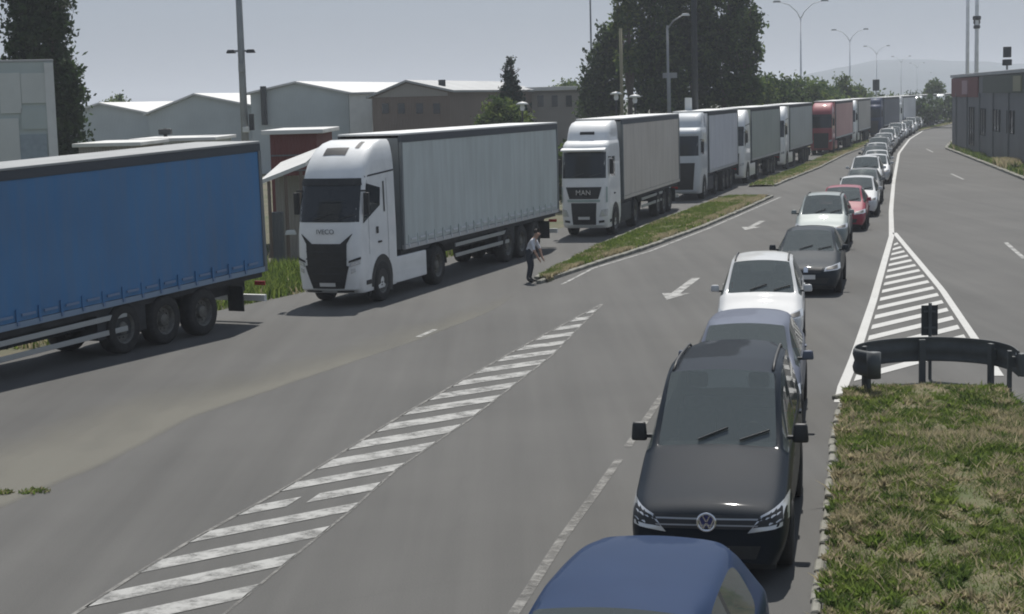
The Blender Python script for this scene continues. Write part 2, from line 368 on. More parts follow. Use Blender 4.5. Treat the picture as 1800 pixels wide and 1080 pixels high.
def island(name, left, right, h):
    mb = MB(); L_ = np.array(left, float); R_ = np.array(right, float); n = 40
    def rs(pl):
        d = np.r_[0, np.cumsum(np.hypot(*np.diff(pl, axis=0).T))]; t = np.linspace(0, d[-1], n); return np.stack([np.interp(t, d, pl[:, 0]), np.interp(t, d, pl[:, 1])], 1)
    A, B = rs(L_), rs(R_)
    prof = [(0, -.02), (.02, h*.8), (.12, h), (.5, h*1.4), (.88, h), (.98, h*.8), (1, -.02)]
    mb.grid([[(*(a*(1-s)+b*s), z) for s, z in prof] for a, b in zip(A, B)])
    return tag(mb.build(name, M['turf'], smooth=True), kind='structure'), A, B
yy = [45, 49, 53.2, 60, 70, 77.5, 79]
isl, A1, B1 = island('median_grass', [(.75, 44.2), (1.6, 48), (2.75, 53), (4.75, 60), (7.7, 70), (10.0, 77.2)], [(.95, 43.6), (2.0, 47.3), (3.9, 52.1), (6.75, 60.4), (9.6, 69.5), (11.7, 76.6)], .09)
kerb_run('median_kerb', [(.7, 43.3), (2.15, 47.2), (4.05, 52.0), (6.9, 60.3), (9.75, 69.4), (12, 77)], .8, .14, .10)
kerb_run('median_kerb', [(.65, 44.2), (1.5, 48), (2.65, 53), (4.6, 60), (7.55, 70), (9.9, 77.4), (12, 77.3)], .8, .12, .10)
ym = np.linspace(86, 230, 40)
isl2, A2, B2 = island('median_grass', [(lane(y)+1.35, y) for y in ym], [(lane(y)+2.6, y) for y in ym], .08)
kerb_run('median_kerb', [(lane(y)+2.7, y) for y in ym], 1.2, .14, .1, maxn=110)
gore_l = [(1.9, 11), (2.74, 15), (3.56, 18.75), (4.5, 23.25), (5.15, 26.0)]
gore_r = [(5.4, 11), (6.0, 15), (6.6, 18.75), (7.2, 23.25), (7.6, 26.0)]
gore, A3, B3 = island('gore_grass', [(x+.04, y) for x, y in gore_l], gore_r, .12)
kerb_run('gore_kerb', [(1.85, 10.8), (2.7, 15), (3.52, 18.75), (4.47, 23.25), (5.12, 25.9), (5.9, 26.6), (7.0, 26.7), (7.75, 25.8)], .5, .085, .07, rough=1)
kerb_run('slip_road_kerb', [(float(np.interp(y, YK, XK))+.1, y) for y in np.linspace(60, 230, 60)], 1.0, .22, .14, maxn=170)

def blades(name, pts, hts, mats, widx, lean=.35, wd=.012, label=None, parent=None):
    """each tuft stem a tapering bent blade of two quads"""
    n = len(pts); pts = np.asarray(pts); hts = np.asarray(hts)
    ang = rng.uniform(0, 2*np.pi, n); ln = rng.normal(0, lean, (n, 2))*hts[:, None]; w_ = wd*rng.uniform(.6, 1.5, n)
    dx, dy = np.cos(ang)*w_, np.sin(ang)*w_
    V = np.zeros((n, 5, 3))
    V[:, 0] = pts - np.stack([dx, dy, 0*dx], 1); V[:, 1] = pts + np.stack([dx, dy, 0*dx], 1)
    mid = pts + np.stack([ln[:, 0]*.35, ln[:, 1]*.35, hts*.55], 1)
    V[:, 2] = mid + np.stack([dx, dy, 0*dx], 1)*.8; V[:, 3] = mid - np.stack([dx, dy, 0*dx], 1)*.8
    V[:, 4] = pts + np.stack([ln[:, 0], ln[:, 1], hts], 1)
    b = np.arange(n)*5
    loops = np.stack([b, b+1, b+2, b+3, b+3, b+2, b+4], 1).ravel()
    me = bpy.data.meshes.new(name); me.vertices.add(n*5); me.vertices.foreach_set('co', V.ravel())
    me.loops.add(n*7); me.loops.foreach_set('vertex_index', loops.astype(np.int32))
    me.polygons.add(n*2); st = np.stack([np.arange(n)*7, np.arange(n)*7+4], 1).ravel()
    me.polygons.foreach_set('loop_start', st.astype(np.int32))
    for mm in mats: me.materials.append(mm)
    me.polygons.foreach_set('material_index', np.repeat(widx, 2).astype(np.int32)); me.update(calc_edges=True)
    o = bpy.data.objects.new(name, me); C.objects.link(o); o.parent = parent
    return o
def vnoise(x, y, s, seed=0):
    """cheap smooth value noise"""
    x = x*s+seed*13.7; y = y*s+seed*7.3; xi = np.floor(x).astype(int); yi = np.floor(y).astype(int); fx = x-xi; fy = y-yi; fx = fx*fx*(3-2*fx); fy = fy*fy*(3-2*fy)
    hsh = lambda a, b: np.modf(np.abs(np.sin(a*127.1+b*311.7+seed*74.7)*43758.5453))[0]
    return (hsh(xi, yi)*(1-fx)+hsh(xi+1, yi)*fx)*(1-fy)+(hsh(xi, yi+1)*(1-fx)+hsh(xi+1, yi+1)*fx)*fy
def scatter(A, B, n, bias=1.0):
    t = rng.uniform(0, len(A)-1.001, n); i = t.astype(int); f = (t-i)[:, None]; s = rng.uniform(0, 1, n)[:, None]**bias
    a = A[i]*(1-f)+A[i+1]*f; b = B[i]*(1-f)+B[i+1]*f
    return a*(1-s)+b*s, s[:, 0]
# tall weeds on the gore, straw and green in patches
n = 120000; p, s = scatter(A3, B3, n)
nz = .6*vnoise(p[:, 0], p[:, 1], .9, 1)+.4*vnoise(p[:, 0], p[:, 1], 2.6, 2); nh = vnoise(p[:, 0], p[:, 1], 1.7, 3)
mi = np.where(nz+rng.normal(0, .16, n)+.12*(s < .12) > .64, 2, np.where(rng.uniform(size=n) < .3, 1, 0))
ht = (.03+.09*nh**1.5+.06*rng.uniform(size=n)+.10*(rng.uniform(size=n) < .02))*np.where(mi == 2, 1.15, .9)*np.clip(.75+s*5, 0, 1)*np.where(p[:, 1] > 25.2, .65, 1)
keep = rng.uniform(size=n) < .15+1.1*nh
go = blades('tall_grass', np.c_[p, np.full(n, .10)][keep], ht[keep], [M['blade_g'], M['blade_d'], M['blade_s']], mi[keep], lean=.5, wd=.008)
cc, cs = scatter(A3, B3, 1100); P_ = []; H_ = []; I_ = []
for (x_, y_), s_ in zip(cc, cs):
    k_ = 60; r_ = rng.uniform(.03, .10); a_ = rng.uniform(0, 6.28, k_); q_ = r_*np.sqrt(rng.uniform(size=k_)); st_ = rng.uniform() < .42
    P_.append(np.c_[x_+q_*np.cos(a_), y_+q_*np.sin(a_), np.full(k_, .10)]); H_.append(rng.uniform(.5, 1, k_)*rng.uniform(.06, .19 if y_ < 25 else .13)); I_.append(np.where(rng.uniform(size=k_) < .85, 2 if st_ else int(rng.integers(0, 2)), 0))
g2 = blades('weed_clumps', np.concatenate(P_), np.concatenate(H_), [M['blade_g'], M['blade_d'], M['blade_s']], np.concatenate(I_), lean=.55, wd=.015)
tag(g2, 'denser clumps standing out of the weeds on the gore', 'weeds', kind='stuff')
tag(go, 'tall green and straw coloured weeds growing over the gore behind the barrier', 'weeds', kind='stuff')
for A_, B_, n, lab in ((A1, B1, 26000, 'short patchy green grass on the median by the two nearest grey trailers'), (A2, B2, 22000, 'far strip of grass on the median beside the lorries')):
    p, s = scatter(A_, B_, n); nz = .6*vnoise(p[:, 0], p[:, 1], .6, 4)+.4*vnoise(p[:, 0], p[:, 1], 2, 5)
    mi = np.where(nz+rng.normal(0, .1, n)+.30*(s > .8) > .66, 2, np.where(rng.uniform(size=n) < .3, 1, 0))
    o = blades('median_turf', np.c_[p, np.full(n, .06)], .07+.12*nz, [M['blade_g'], M['blade_d'], M['blade_s']], mi, wd=.016); tag(o, lab, 'grass', kind='stuff')
for (px, py), lab in (((62, 866), 'small weed tuft growing on the dusty shoulder below the blue trailer'), ((8, 868), 'smaller dark weed tuft at the outer end of the dusty shoulder')):
    cx_, cy_ = gp(px, py); n = 120; a_ = rng.uniform(0, 6.28, n); r_ = (.13 if px > 30 else .08)*np.sqrt(rng.uniform(size=n)); o = blades('weed_tuft', np.c_[cx_+r_*np.cos(a_)*1.5, cy_+r_*np.sin(a_), np.full(n, .004)], rng.uniform(.02, .06, n), [M['blade_g'], M['blade_d'], M['blade_s']], rng.integers(0, 3, n), lean=.8); tag(o, lab, 'weed')
# weeds on the bank behind the lorries
n = 16000; yb = rng.uniform(34, 60, n); xb = np.interp(yb, YT, XT)-2.2-rng.gamma(1.5, 1.3, n); nz = vnoise(xb, yb, .5, 6)
mi = np.where(nz+rng.normal(0, .15, n) < .35, 2, np.where(rng.uniform(size=n) < .4, 1, 0))
o = blades('bank_weeds', np.c_[xb, yb, np.full(n, -.05)], .08+.6*nz**2, [M['blade_g'], M['blade_d'], M['blade_s']], mi, wd=.02); tag(o, 'straggly weeds on the dirt bank behind the lorries', 'weeds', kind='stuff')
n = 30000; yb = rng.uniform(62, 170, n); xb = np.interp(yb, YK, XK)+.4+rng.gamma(1.6, 1.2, n); nz = vnoise(xb, yb, .25, 8)
mi = np.where(nz+rng.normal(0, .15, n) > .7, 2, np.where(rng.uniform(size=n) < .5, 1, 0))
o = blades('verge_grass', np.c_[xb, yb, np.full(n, -.03)], .2+.45*nz, [M['blade_g'], M['blade_d'], M['blade_s']], mi, wd=.03); tag(o, 'rough dark green grass between slip road kerb and grey wall', 'grass', kind='stuff')
# ------------------------------------------------------------------ vehicles
def subdiv_split(coarse, mats_idx, names, level=2):
    me = bpy.data.meshes.new('tmp'); coarse.to_mesh(me)
    for i in range(mats_idx): me.materials.append(M['black'])
    ob = bpy.data.objects.new('tmp', me); C.objects.link(ob)
    md = ob.modifiers.new('s', 'SUBSURF'); md.levels = level; md.render_levels = level
    dg = bpy.context.evaluated_depsgraph_get(); ev = bpy.data.meshes.new_from_object(ob.evaluated_get(dg))
    V = [tuple(v.co) for v in ev.vertices]; F = [(tuple(p.vertices), p.material_index) for p in ev.polygons]
    bpy.data.objects.remove(ob); bpy.data.meshes.remove(me)
    bvh = BVHTree.FromPolygons(V, [f for f, _ in F])
    res = {}
    for i in range(mats_idx):
        fs = [f for f, m_ in F if m_ == i]
        if not fs: continue
        used = sorted({v for f in fs for v in f}); mp = {v: k for k, v in enumerate(used)}
        res[i] = ([V[v] for v in used], [tuple(mp[v] for v in f) for f in fs])
    bpy.data.meshes.remove(ev)
    return res, bvh
def wrap(bvh, quad, nu, nv, axis, off=.008, sign=1):
    """patch laid on a shell: quad of four (a, b) corners seen along the axis ('x' from the front, 'y' from a side)"""
    rows = []
    for i in range(nv+1):
        t = i/nv; row = []
        for j in range(nu+1):
            s = j/nu
            a = (quad[0][0]*(1-s)+quad[1][0]*s)*(1-t)+(quad[3][0]*(1-s)+quad[2][0]*s)*t
            b = (quad[0][1]*(1-s)+quad[1][1]*s)*(1-t)+(quad[3][1]*(1-s)+quad[2][1]*s)*t
            if axis == 'x': h = bvh.ray_cast(Vector((5*sign, a, b)), Vector((-sign, 0, 0)))
            elif axis == 'z': h = bvh.ray_cast(Vector((a, b, 6)), Vector((0, 0, -1)))
            else: h = bvh.ray_cast(Vector((a, 5*sign, b)), Vector((0, -sign, 0)))
            if h[0] is None: return None
            n_ = h[1]
            if axis == 'x' and n_.x*sign < 0 or axis == 'y' and n_.y*sign < 0 or axis == 'z' and n_.z < 0: n_ = -n_
            row.append(h[0]+n_*off)
        rows.append(row)
    return rows
def patch(bvh, name, quad, m, parent, axis='x', nu=4, nv=2, off=.008, sign=1, smooth=True):
    r = wrap(bvh, quad, nu, nv, axis, off, sign)
    if r is None: return None
    return MB().grid(r).build(name, m, parent, smooth=smooth, fix=True)
def disc_patch(bvh, name, c, r0, r1, m, parent, sign, off, a0=-20, a1=200, n=20):
    rows = []
    for rr in (r0, (r0+r1)/2, r1):
        row = []
        for k in range(n+1):
            t = R(a0+(a1-a0)*k/n); x, z = c[0]+rr*math.cos(t), c[1]+rr*math.sin(t)
            h = bvh.ray_cast(Vector((x, 5*sign, z)), Vector((0, -sign, 0)))
            y = h[0].y if h[0] is not None else row[-1][1] if row else .7*sign
            row.append((x, y+off*sign, z))
        rows.append(row)
    return MB().grid(rows).build(name, m, parent, fix=True)
WM = {}
def wheel_mesh(r, wd, truck=False):
    k = (r, wd, truck)
    if k not in WM:
        h = wd/2
        ty = MB().lathe_y([(r*.60, -h*.9), (r*.86, -h), (r*.97, -h*.85), (r, -h*.5), (r, h*.5), (r*.97, h*.85), (r*.86, h), (r*.60, h*.9)], n=28).mesh('wheel', M['rubber'], True)
        if truck:
            rm = MB().lathe_y([(r*.60, h*.88), (r*.56, h*.75), (r*.50, h*.35), (r*.30, h*.25), (r*.24, h*.7), (r*.10, h*.75), (.001, h*.75)], n=28)
            for q in range(10): rm.box((r*.38*math.cos(q*.628), h*.34, r*.38*math.sin(q*.628)), (.035, .05, .035))
            rm = rm.mesh('rim', M['rimd'], False)
        else:
            rm = MB().lathe_y([(r*.63, h*.9), (r*.58, h*.7), (r*.55, h*.2), (r*.2, h*.15), (.001, h*.2)], n=28)
            for q in range(5):
                a = q*2*math.pi/5; rm.box((r*.34*math.cos(a), h*.55, r*.34*math.sin(a)), (r*.55, h*.35, r*.13), ry=-a)
            rm.lathe_y([(r*.16, h*.2), (r*.16, h*.8), (.001, h*.85)], n=12)
            rm = rm.mesh('rim', M['rim'], False)
        WM[k] = (ty, rm)
    return WM[k]
def wheel(parent, x, y, r, wd, truck=False, name='wheel'):
    ty, rm = wheel_mesh(r, wd, truck)
    o = obj(name, ty, parent, (x, y, r))
    if y < 0: o.rotation_euler = (0, 0, math.pi)
    obj('rim', rm, o); return o
def text_mesh(txt, size, m, ext=.004):
    cu = bpy.data.curves.new('t', 'FONT'); cu.body = txt; cu.size = size; cu.extrude = ext; cu.align_x = 'CENTER'; cu.align_y = 'CENTER'
    ob = bpy.data.objects.new('t', cu); C.objects.link(ob); dg = bpy.context.evaluated_depsgraph_get()
    me = bpy.data.meshes.new_from_object(ob.evaluated_get(dg)); bpy.data.objects.remove(ob); me.materials.clear(); me.materials.append(m); return me

def make_car(p, name='car'):
    """x forward, front bumper at x = 0"""
    w_, Ln, zr, wr = p['w'], p['L'], p['roof'], p['wr']
    def hood(x, wf, zb, zt, sh=1.0):
        w2 = w_*wf; d = zt-zb
        return [(x, .88*w2, zb), (x, .985*w2, zb+.28*d), (x, 1.0*w2, zb+.58*d), (x, .97*w2, zt-.13*sh), (x, .94*w2, zt-.075*sh), (x, .87*w2, zt-.035*sh), (x, .78*w2, zt-.018*sh), (x, .42*w2, zt), (x, 0, zt+.012)]
    def cab(x, wf, zb, belt, zr_, wr_, lean=0):
        w2 = w_*wf
        return [(x, .90*w2, zb), (x, 1.0*w2, zb+.20), (x, 1.01*w2, .62), (x, .985*w2, belt-.05), (x, .95*w2, belt), (x+lean, wr_, zr_-.075), (x+lean, wr_-.055, zr_-.028), (x+lean, .5*wr_, zr_), (x+lean, 0, zr_+.014)]
    c, t, B, Cx, rr = p['cowl'], p['wst'], p['B'], p['C'], p['rr']; zc = p['zc']; zf = p['zf']; belt = p['belt']
    S = [hood(-.0, .74, .27, zf-.20, .6), hood(-.06, .90, .22, zf-.08, .8), hood(-.26, .975, .20, zf+.0), hood(-.62, 1.0, .2, zf+.07), hood(-c+.10, 1.0, .2, zc-.015), hood(-c, 1.0, .2, zc),
         cab(-t, 1.0, .2, belt, zr-.02, wr), cab(-B+.05, 1.0, .2, belt, zr+.005, wr+.005), cab(-B-.05, 1.0, .2, belt, zr+.005, wr+.005), cab(-Cx, 1.0, .2, belt+.02, zr-.01, wr-.005),
         cab(-rr, 1.0, .2, belt+.04, zr-.045, wr-.03), hood(-p['tail'], .985, .22, p['zt']), hood(-Ln+.05, .95, .25, p['zt']-.12), hood(-Ln, .84, .32, p['zt']-.22, .6)]
    bm = bmesh.new(); cv = bm.verts.layers.float.new('crease_vert'); cl_ = bm.edges.layers.float.new('crease_edge'); G = []
    for st in S:
        row = [bm.verts.new(v) for v in st] + [bm.verts.new((v[0], -v[1], v[2])) for v in st[-2::-1]]; G.append(row)
    nc = len(G[0]); bm.verts.ensure_lookup_table()
    FM = {}
    for i in range(len(G)-1):
        for j in range(nc-1):
            f = bm.faces.new((G[i][j], G[i+1][j], G[i+1][j+1], G[i][j+1])); jj = j if j < 8 else nc-2-j; left = j < 8; mi = 0
            if i == 5 and jj >= 6: mi = 1
            if jj == 4:
                if i in (5, 6): mi = 2 if left else 4
                elif i == 7: mi = 7 if left else 10
                elif i == 8: mi = 3 if left else 5
                elif i == 9 and p.get('third'): mi = 8 if left else 9
            if i == 10 and jj >= 6: mi = 6
            f.material_index = mi
    bm.faces.new(G[0][::-1]); bm.faces.new(G[-1])
    for e in bm.edges:
        if len(e.link_faces) == 2 and e.link_faces[0].material_index != e.link_faces[1].material_index: e[cl_] = 1.0
    for i in range(len(G)-1):
        for j in (4, nc-5):
            e = bm.edges.get((G[i][j], G[i+1][j]))
            if e: e[cl_] = max(e[cl_], .35)
    for i, j in ((5, 6), (6, 6), (10, 6), (11, 6), (5, 4), (5, 5), (7, 4), (7, 5), (8, 4), (8, 5), (9, 4), (9, 5), (10, 4), (10, 5)):
        k_ = .9 if i < 9 else .25
        G[i][j][cv] = k_; G[i][nc-1-j][cv] = k_
    bmesh.ops.recalc_face_normals(bm, faces=bm.faces)
    res, bvh = subdiv_split(bm, 11, None, p.get('lev', 2)); bm.free()
    root = thing(name, 'x', 'car')
    def mk(i, nm, m, par):
        if i not in res: return None
        me = bpy.data.meshes.new(nm); me.from_pydata(res[i][0], [], res[i][1]); me.materials.append(m)
        me.polygons.foreach_set('use_smooth', [True]*len(me.polygons)); me.update(); return obj(nm, me, par)
    body = mk(0, 'body', p['paint'], root)
    wsn = mk(1, 'windscreen', M['cglass'], root)
    for i in (2, 3, 4, 5, 8, 9): mk(i, 'side_window', M['cglass'], root)
    mk(6, 'rear_window', M['cglass'], root); mk(7, 'door_pillar', M['black'], root); mk(10, 'door_pillar', M['black'], root)
    ub = MB().box((-Ln/2, 0, .27), (Ln*.93, w_*1.66, .22)); ub.build('underbody', M['black'], root)
    r_ = p.get('wr_', .315)
    for x in (-p['fa'], -p['ra']):
        for s in (1, -1):
            disc_patch(bvh, 'wheel_arch', (x, r_), r_*.2, r_*1.17, M['black'], body, s, .006)
            wheel(root, x, s*(w_*.985-.075), r_, .20)
    zf_ = zf + p.get('go', -.05)
    # cabin fittings seen through the glass
    MB().box((-c-.22, 0, zc-.12), (.42, w_*1.66, .16), taper=.92).build('dashboard', M['trim'], root, bevel=.04)
    for s in (1, -1):
        st_ = MB().box((-B+.28, s*w_*.44, .58), (.50, .46, .22)).build('seat', M['seat'], root, bevel=.05)
        MB().box((-B-.02, s*w_*.44, .92), (.15, .44, .62), ry=R(-12)).build('seat_back', M['seat'], st_, bevel=.06)
        MB().box((-B-.13, s*w_*.44, zr-.27), (.10, .24, .18)).build('headrest', M['seat'], st_, bevel=.05)
    MB().box((-Cx+.10, 0, .85), (.18, w_*1.5, .70), ry=R(-12)).build('rear_bench', M['seat'], root, bevel=.06)
    sw = MB().lathe_y([(.165, -.015), (.185, 0), (.165, .015), (.15, 0), (.165, -.015)], n=20).build('steering_wheel', M['black'], root, smooth=True); sw.location = (-c-.52, w_*.44, zc-.03); sw.rotation_euler = (0, 0, math.pi/2)
    for s in (1, -1):
        q = [(s*w_*v[0], zf_+v[1]) for v in p['hl']]
        hd = patch(bvh, 'headlight', q, M['lens'], root, nu=6, nv=3, off=.010)
        if hd:
            q2 = [(a*.72+(q[0][0]+q[2][0])/2*.28, b*.6+(q[0][1]+q[2][1])/2*.4) for a, b in q]
            patch(bvh, 'lamp_bowl', q2, M['black'], hd, nu=4, nv=2, off=.014)
    patch(bvh, 'grille', [(v[0]*w_, zf_+v[1]) for v in p['gr']], M['black'], root, nu=8, nv=3, off=.009)
    patch(bvh, 'lower_grille', [(-.6*w_, .30), (.6*w_, .30), (.66*w_, .43), (-.66*w_, .43)], M['black'], root, nu=8, nv=2, off=.008)
    patch(bvh, 'number_plate', [(-.22, zf_-.27-p.get('pl', 0)), (.22, zf_-.27-p.get('pl', 0)), (.22, zf_-.17-p.get('pl', 0)), (-.22, zf_-.17-p.get('pl', 0))], M['plate'], root, nu=4, nv=1, off=.022)
    em = patch(bvh, 'emblem', [(-.05, zf_-.115), (.05, zf_-.115), (.05, zf_-.015), (-.05, zf_-.015)], M['chrome'], root, nu=2, nv=2, off=.02) if not p.get('vw') else None
    for s in (1, -1):
        mz = p['mz']; mx_ = -c-.33
        mb = MB().box((mx_, s*(w_*1.0+.065), mz), (.10, .17, p.get('mh', .13)), taper=.82); mo = mb.build('door_mirror', p.get('mirror', p['paint']), root, bevel=.03, smooth=True)
        MB().box((mx_-.01, s*(w_*.95), mz-.05), (.07, .12, .035)).build('mirror_arm', M['black'], mo)
        for x in (-B+.28, -Cx+.15): 
            h = bvh.ray_cast(Vector((x, 5*s, belt-.1)), Vector((0, -s, 0)))
            if h[0] is not None: MB().box((x, h[0].y+s*.012, belt-.1), (.17, .03, .03)).build('door_handle', p['paint'], body, bevel=.008)
        MB().box((-Ln+.02, s*w_*.72, p['zt']-.22), (.08, w_*.30, .16)).build('tail_lamp', M['redlamp'], root, bevel=.02)
    for s in (-.25, .3):
        y0_ = s*w_; P0 = bvh.ray_cast(Vector((-c-.03, y0_, 4)), Vector((0, 0, -1))); P1 = bvh.ray_cast(Vector((-c-.16, y0_+.38*w_, 4)), Vector((0, 0, -1)))
        if P0[0] and P1[0]: MB().tube([P0[0]+Vector((0, 0, .02)), P1[0]+Vector((0, 0, .02))], .012, 6).build('wiper', M['black'], wsn)
    if p.get('rails'):
        for s in (1, -1):
            pts = []
            for x in np.linspace(-t-.12, -rr+.1, 8):
                h = bvh.ray_cast(Vector((x, s*(wr-.075), 4)), Vector((0, 0, -1)))
                if h[0]: pts.append(h[0]+Vector((0, 0, .035)))
            pts[0].z -= .03; pts[-1].z -= .03
            MB().tube(pts, .016, 6).build('roof_rail', p.get('railm', M['black']), root, smooth=True)
    if p.get('vw'):
        h = bvh.ray_cast(Vector((5, 0, zf_-.055)), Vector((-1, 0, 0)))[0]; ex = h.x+.02
        ring = MB(); ring.lathe_y([(.070, 0), (.080, .012), (.092, .012), (.098, 0)], n=28)
        ro = ring.build('emblem', M['chrome'], root, smooth=True); ro.location = (ex, 0, zf_-.055); ro.rotation_euler = (0, 0, -math.pi/2)
        lt = MB()
        def bar(a, b):
            a, b = Vector(a), Vector(b); d = b-a; lt.box(((a+b)/2).to_tuple(), (d.length, .012, .013), ry=-math.atan2(d.z, d.x))
        for s in (1, -1):
            bar((s*.034, .004, .066), (s*.003, .004, .008)); bar((s*.068, .004, .028), (s*.034, .004, -.063)); bar((s*.034, .004, -.063), (s*.005, .004, -.005))
        lt.build('emblem_letters', M['chrome'], ro)
        MB().lathe_y([(.001, -.002), (.074, -.002)], n=20).build('emblem_backing', M['blueback'], ro)
        for dz in (-.03, -.085):
            patch(bvh, 'grille_bar', [(-.62*w_, zf_+dz-.007), (.62*w_, zf_+dz-.007), (.63*w_, zf_+dz+.007), (-.63*w_, zf_+dz+.007)], M['guardd'], root, nu=10, nv=1, off=.014)
    return root
M['guardd'] = mat('satin_chrome', (.35, .36, .37), .35, .6)
M['blueback'] = mat('emblem_blue', (.04, .045, .16), .3)
HL = [(.52, -.10), (.97, -.06), (.95, .06), (.56, -.02)]
P0 = dict(w=.80, L=4.35, roof=1.44, wr=.575, cowl=1.02, wst=1.80, B=2.45, C=3.35, rr=3.75, tail=4.12, zt=.98, zc=.97, zf=.72, belt=.98, fa=.82, ra=3.42, hl=HL, gr=[(-.42, -.13), (.42, -.13), (.48, -.01), (-.48, -.01)], mz=1.02)
def car_paint(n, c, **k): M[n] = paint(n, c, **k); return M[n]
cp = car_paint
PT = dict(blue=cp('navy_paint', (.018, .036, .085), metal=.25), black=cp('black_paint', (.011, .016, .023)), silver=cp('blue_grey_paint', (.12, .135, .175), metal=.5), white=M['carwhite'],
          dark=cp('slate_paint', (.028, .034, .040), metal=.3), sgreen=cp('grey_green_paint', (.22, .25, .245), metal=.4), red=cp('red_paint', (.26, .018, .04)), grey=cp('mid_grey_paint', (.16, .165, .17), metal=.4), pale=cp('pale_silver_paint', (.45, .46, .47), metal=.4))
index_list = []
hatch = make_car(dict(P0, paint=PT['blue'], w=.82, wr=.60, roof=1.43, lev=3), 'car')
sedan = make_car(dict(P0, paint=PT['dark'], L=4.7, roof=1.42, cowl=1.12, wst=1.9, B=2.5, C=3.3, rr=3.65, tail=4.25, zt=1.0, ra=3.65), 'car')
suv = make_car(dict(P0, paint=PT['white'], roof=1.60, zc=1.06, zf=.80, belt=1.05, mz=1.1, L=4.4, zt=1.05, rr=3.95, C=3.5, tail=4.25, third=True, wr_=.34, wr=.58, rails=True), 'car')
van = make_car(dict(P0, paint=PT['black'], w=.785, L=4.95, roof=1.80, wr=.615, cowl=1.38, wst=2.22, B=2.95, C=3.95, rr=4.65, tail=4.88, zt=1.12, zc=1.13, zf=.83, belt=1.14, mz=1.20, fa=.95, ra=3.9, third=True, wr_=.34, pl=.13, go=-.12, mh=.2, vw=True, rails=True, railm=M['black'], mirror=M['black'], lev=3,
    hl=[(.50, -.155), (.98, -.10), (.97, .10), (.66, .0)], gr=[(-.66, -.12), (.66, -.12), (.66, .005), (-.66, .005)]), 'van')
index_kids()
GRP = 'vehicles queuing in the car lane'
def place_car(proto, wst_x, wst_y, rz, label, recol=None, first=False, roofp=None, sc_=1.0):
    """positioned by the top of its windscreen"""
    o = proto if first else copy_tree(proto, None, recol)
    o.location = (wst_x + math.cos(rz)*roofp, wst_y + math.sin(rz)*roofp, 0); o.rotation_euler = (0, 0, rz)
    o.scale = (1, sc_, 1)
    o['label'] = label; o['group'] = GRP; o['category'] = 'van' if 'van' in o.name else 'car'; return o
rp = {'h': 1.80, 's': 1.90, 'u': 1.80, 'v': 2.22}
N_ = lambda a, b: {a: b}
place_car(van, 2.26, 18.05, R(258.5), 'black people carrier with a round emblem on its grille, behind the navy hatchback', first=True, roofp=rp['v'])
place_car(hatch, .62, 10.75, R(256), 'navy blue hatchback leading the queue ahead of the black people carrier', first=True, roofp=rp['h'])
place_car(hatch, 3.42, 24.4, R(259), 'blue grey hatchback tucked right behind the black people carrier', {'navy_paint': PT['silver']}, roofp=rp['h'])
place_car(suv, 4.78, 32.0, R(260), 'bright white estate car between the blue grey hatchback and the dark saloon', first=True, roofp=rp['u'])
place_car(sedan, 7.3, 41.0, R(257), 'dark slate saloon behind the bright white estate car', first=True, roofp=rp['s'])
place_car(suv, 9.65, 51.8, R(256.5), 'grey green estate car between the dark saloon and the red car', {'car_white_paint': PT['sgreen']}, roofp=rp['u'])
place_car(hatch, 11.65, 58.8, R(256.3), 'dark red hatchback, the only red car in the queue', {'navy_paint': PT['red']}, roofp=rp['h'])
place_car(hatch, 13.45, 65.2, R(256.3), 'white hatchback directly behind the red hatchback', {'navy_paint': PT['white']}, roofp=rp['h'])
place_car(sedan, 15.1, 72, R(256.2), 'mid grey saloon two places behind the red hatchback', {'slate_paint': PT['grey']}, roofp=rp['s'])
place_car(suv, 17.1, 80.8, R(256), 'white estate car three places behind the red hatchback', roofp=rp['u'])
place_car(hatch, 18.9, 87.2, R(256), 'silver hatchback just behind the white estate car beside the median grass', {'navy_paint': PT['pale']}, roofp=rp['h'])
place_car(sedan, 20.4, 93.6, R(256), 'white saloon five places behind the red hatchback', {'slate_paint': PT['white']}, roofp=rp['s'])
Yc = 101.0; seq = 'hsuhshuhsuhshushuhs'; cols = ['dark', 'white', 'grey', 'pale', 'dark', 'pale', 'white', 'dark', 'grey', 'white', 'pale', 'dark', 'white', 'pale', 'dark', 'white', 'grey', 'white', 'pale']
base = {'h': (hatch, 'navy_paint'), 's': (sedan, 'slate_paint'), 'u': (suv, 'car_white_paint')}
ORD = ['sixth', 'seventh', 'eighth', 'ninth', 'tenth', 'eleventh', 'twelfth', 'thirteenth', 'fourteenth', 'fifteenth', 'sixteenth', 'seventeenth', 'eighteenth', 'nineteenth', 'twentieth', 'twenty first', 'twenty second', 'twenty third', 'twenty fourth']
kindname = {'h': 'hatchback', 's': 'saloon', 'u': 'estate car'}; colname = {'pale': 'silver', 'white': 'white', 'grey': 'grey', 'dark': 'dark'}
for i, (k_, c_) in enumerate(zip(seq, cols)):
    x = float(np.interp(Yc, YG, XG))-1.25; x2 = float(np.interp(Yc+3, YG, XG))-1.25; rz = math.atan2(3, x2-x)+math.pi
    place_car(base[k_][0], x, Yc, rz, 'far %s %s, %s vehicle behind the red hatchback' % (colname[c_], kindname[k_], ORD[i]), {base[k_][1]: PT[c_]}, roofp=rp[k_])
    Yc += 6.0 + random.uniform(-.5, .9) + (i > 4)*1.2
CABA = [(.32, 1.20, .77), (.42, 1.33, .795), (.8, 1.40, .81), (1.3, 1.41, .81), (1.7, 1.39, .81), (1.95, 1.34, .805), (2.3, 1.26, .80), (2.6, 1.17, .795), (2.9, 1.07, .79), (3.1, .98, .785), (3.3, .85, .775), (3.5, .66, .755), (3.66, .44, .73), (3.80, .12, .69), (3.87, -.25, .64)]
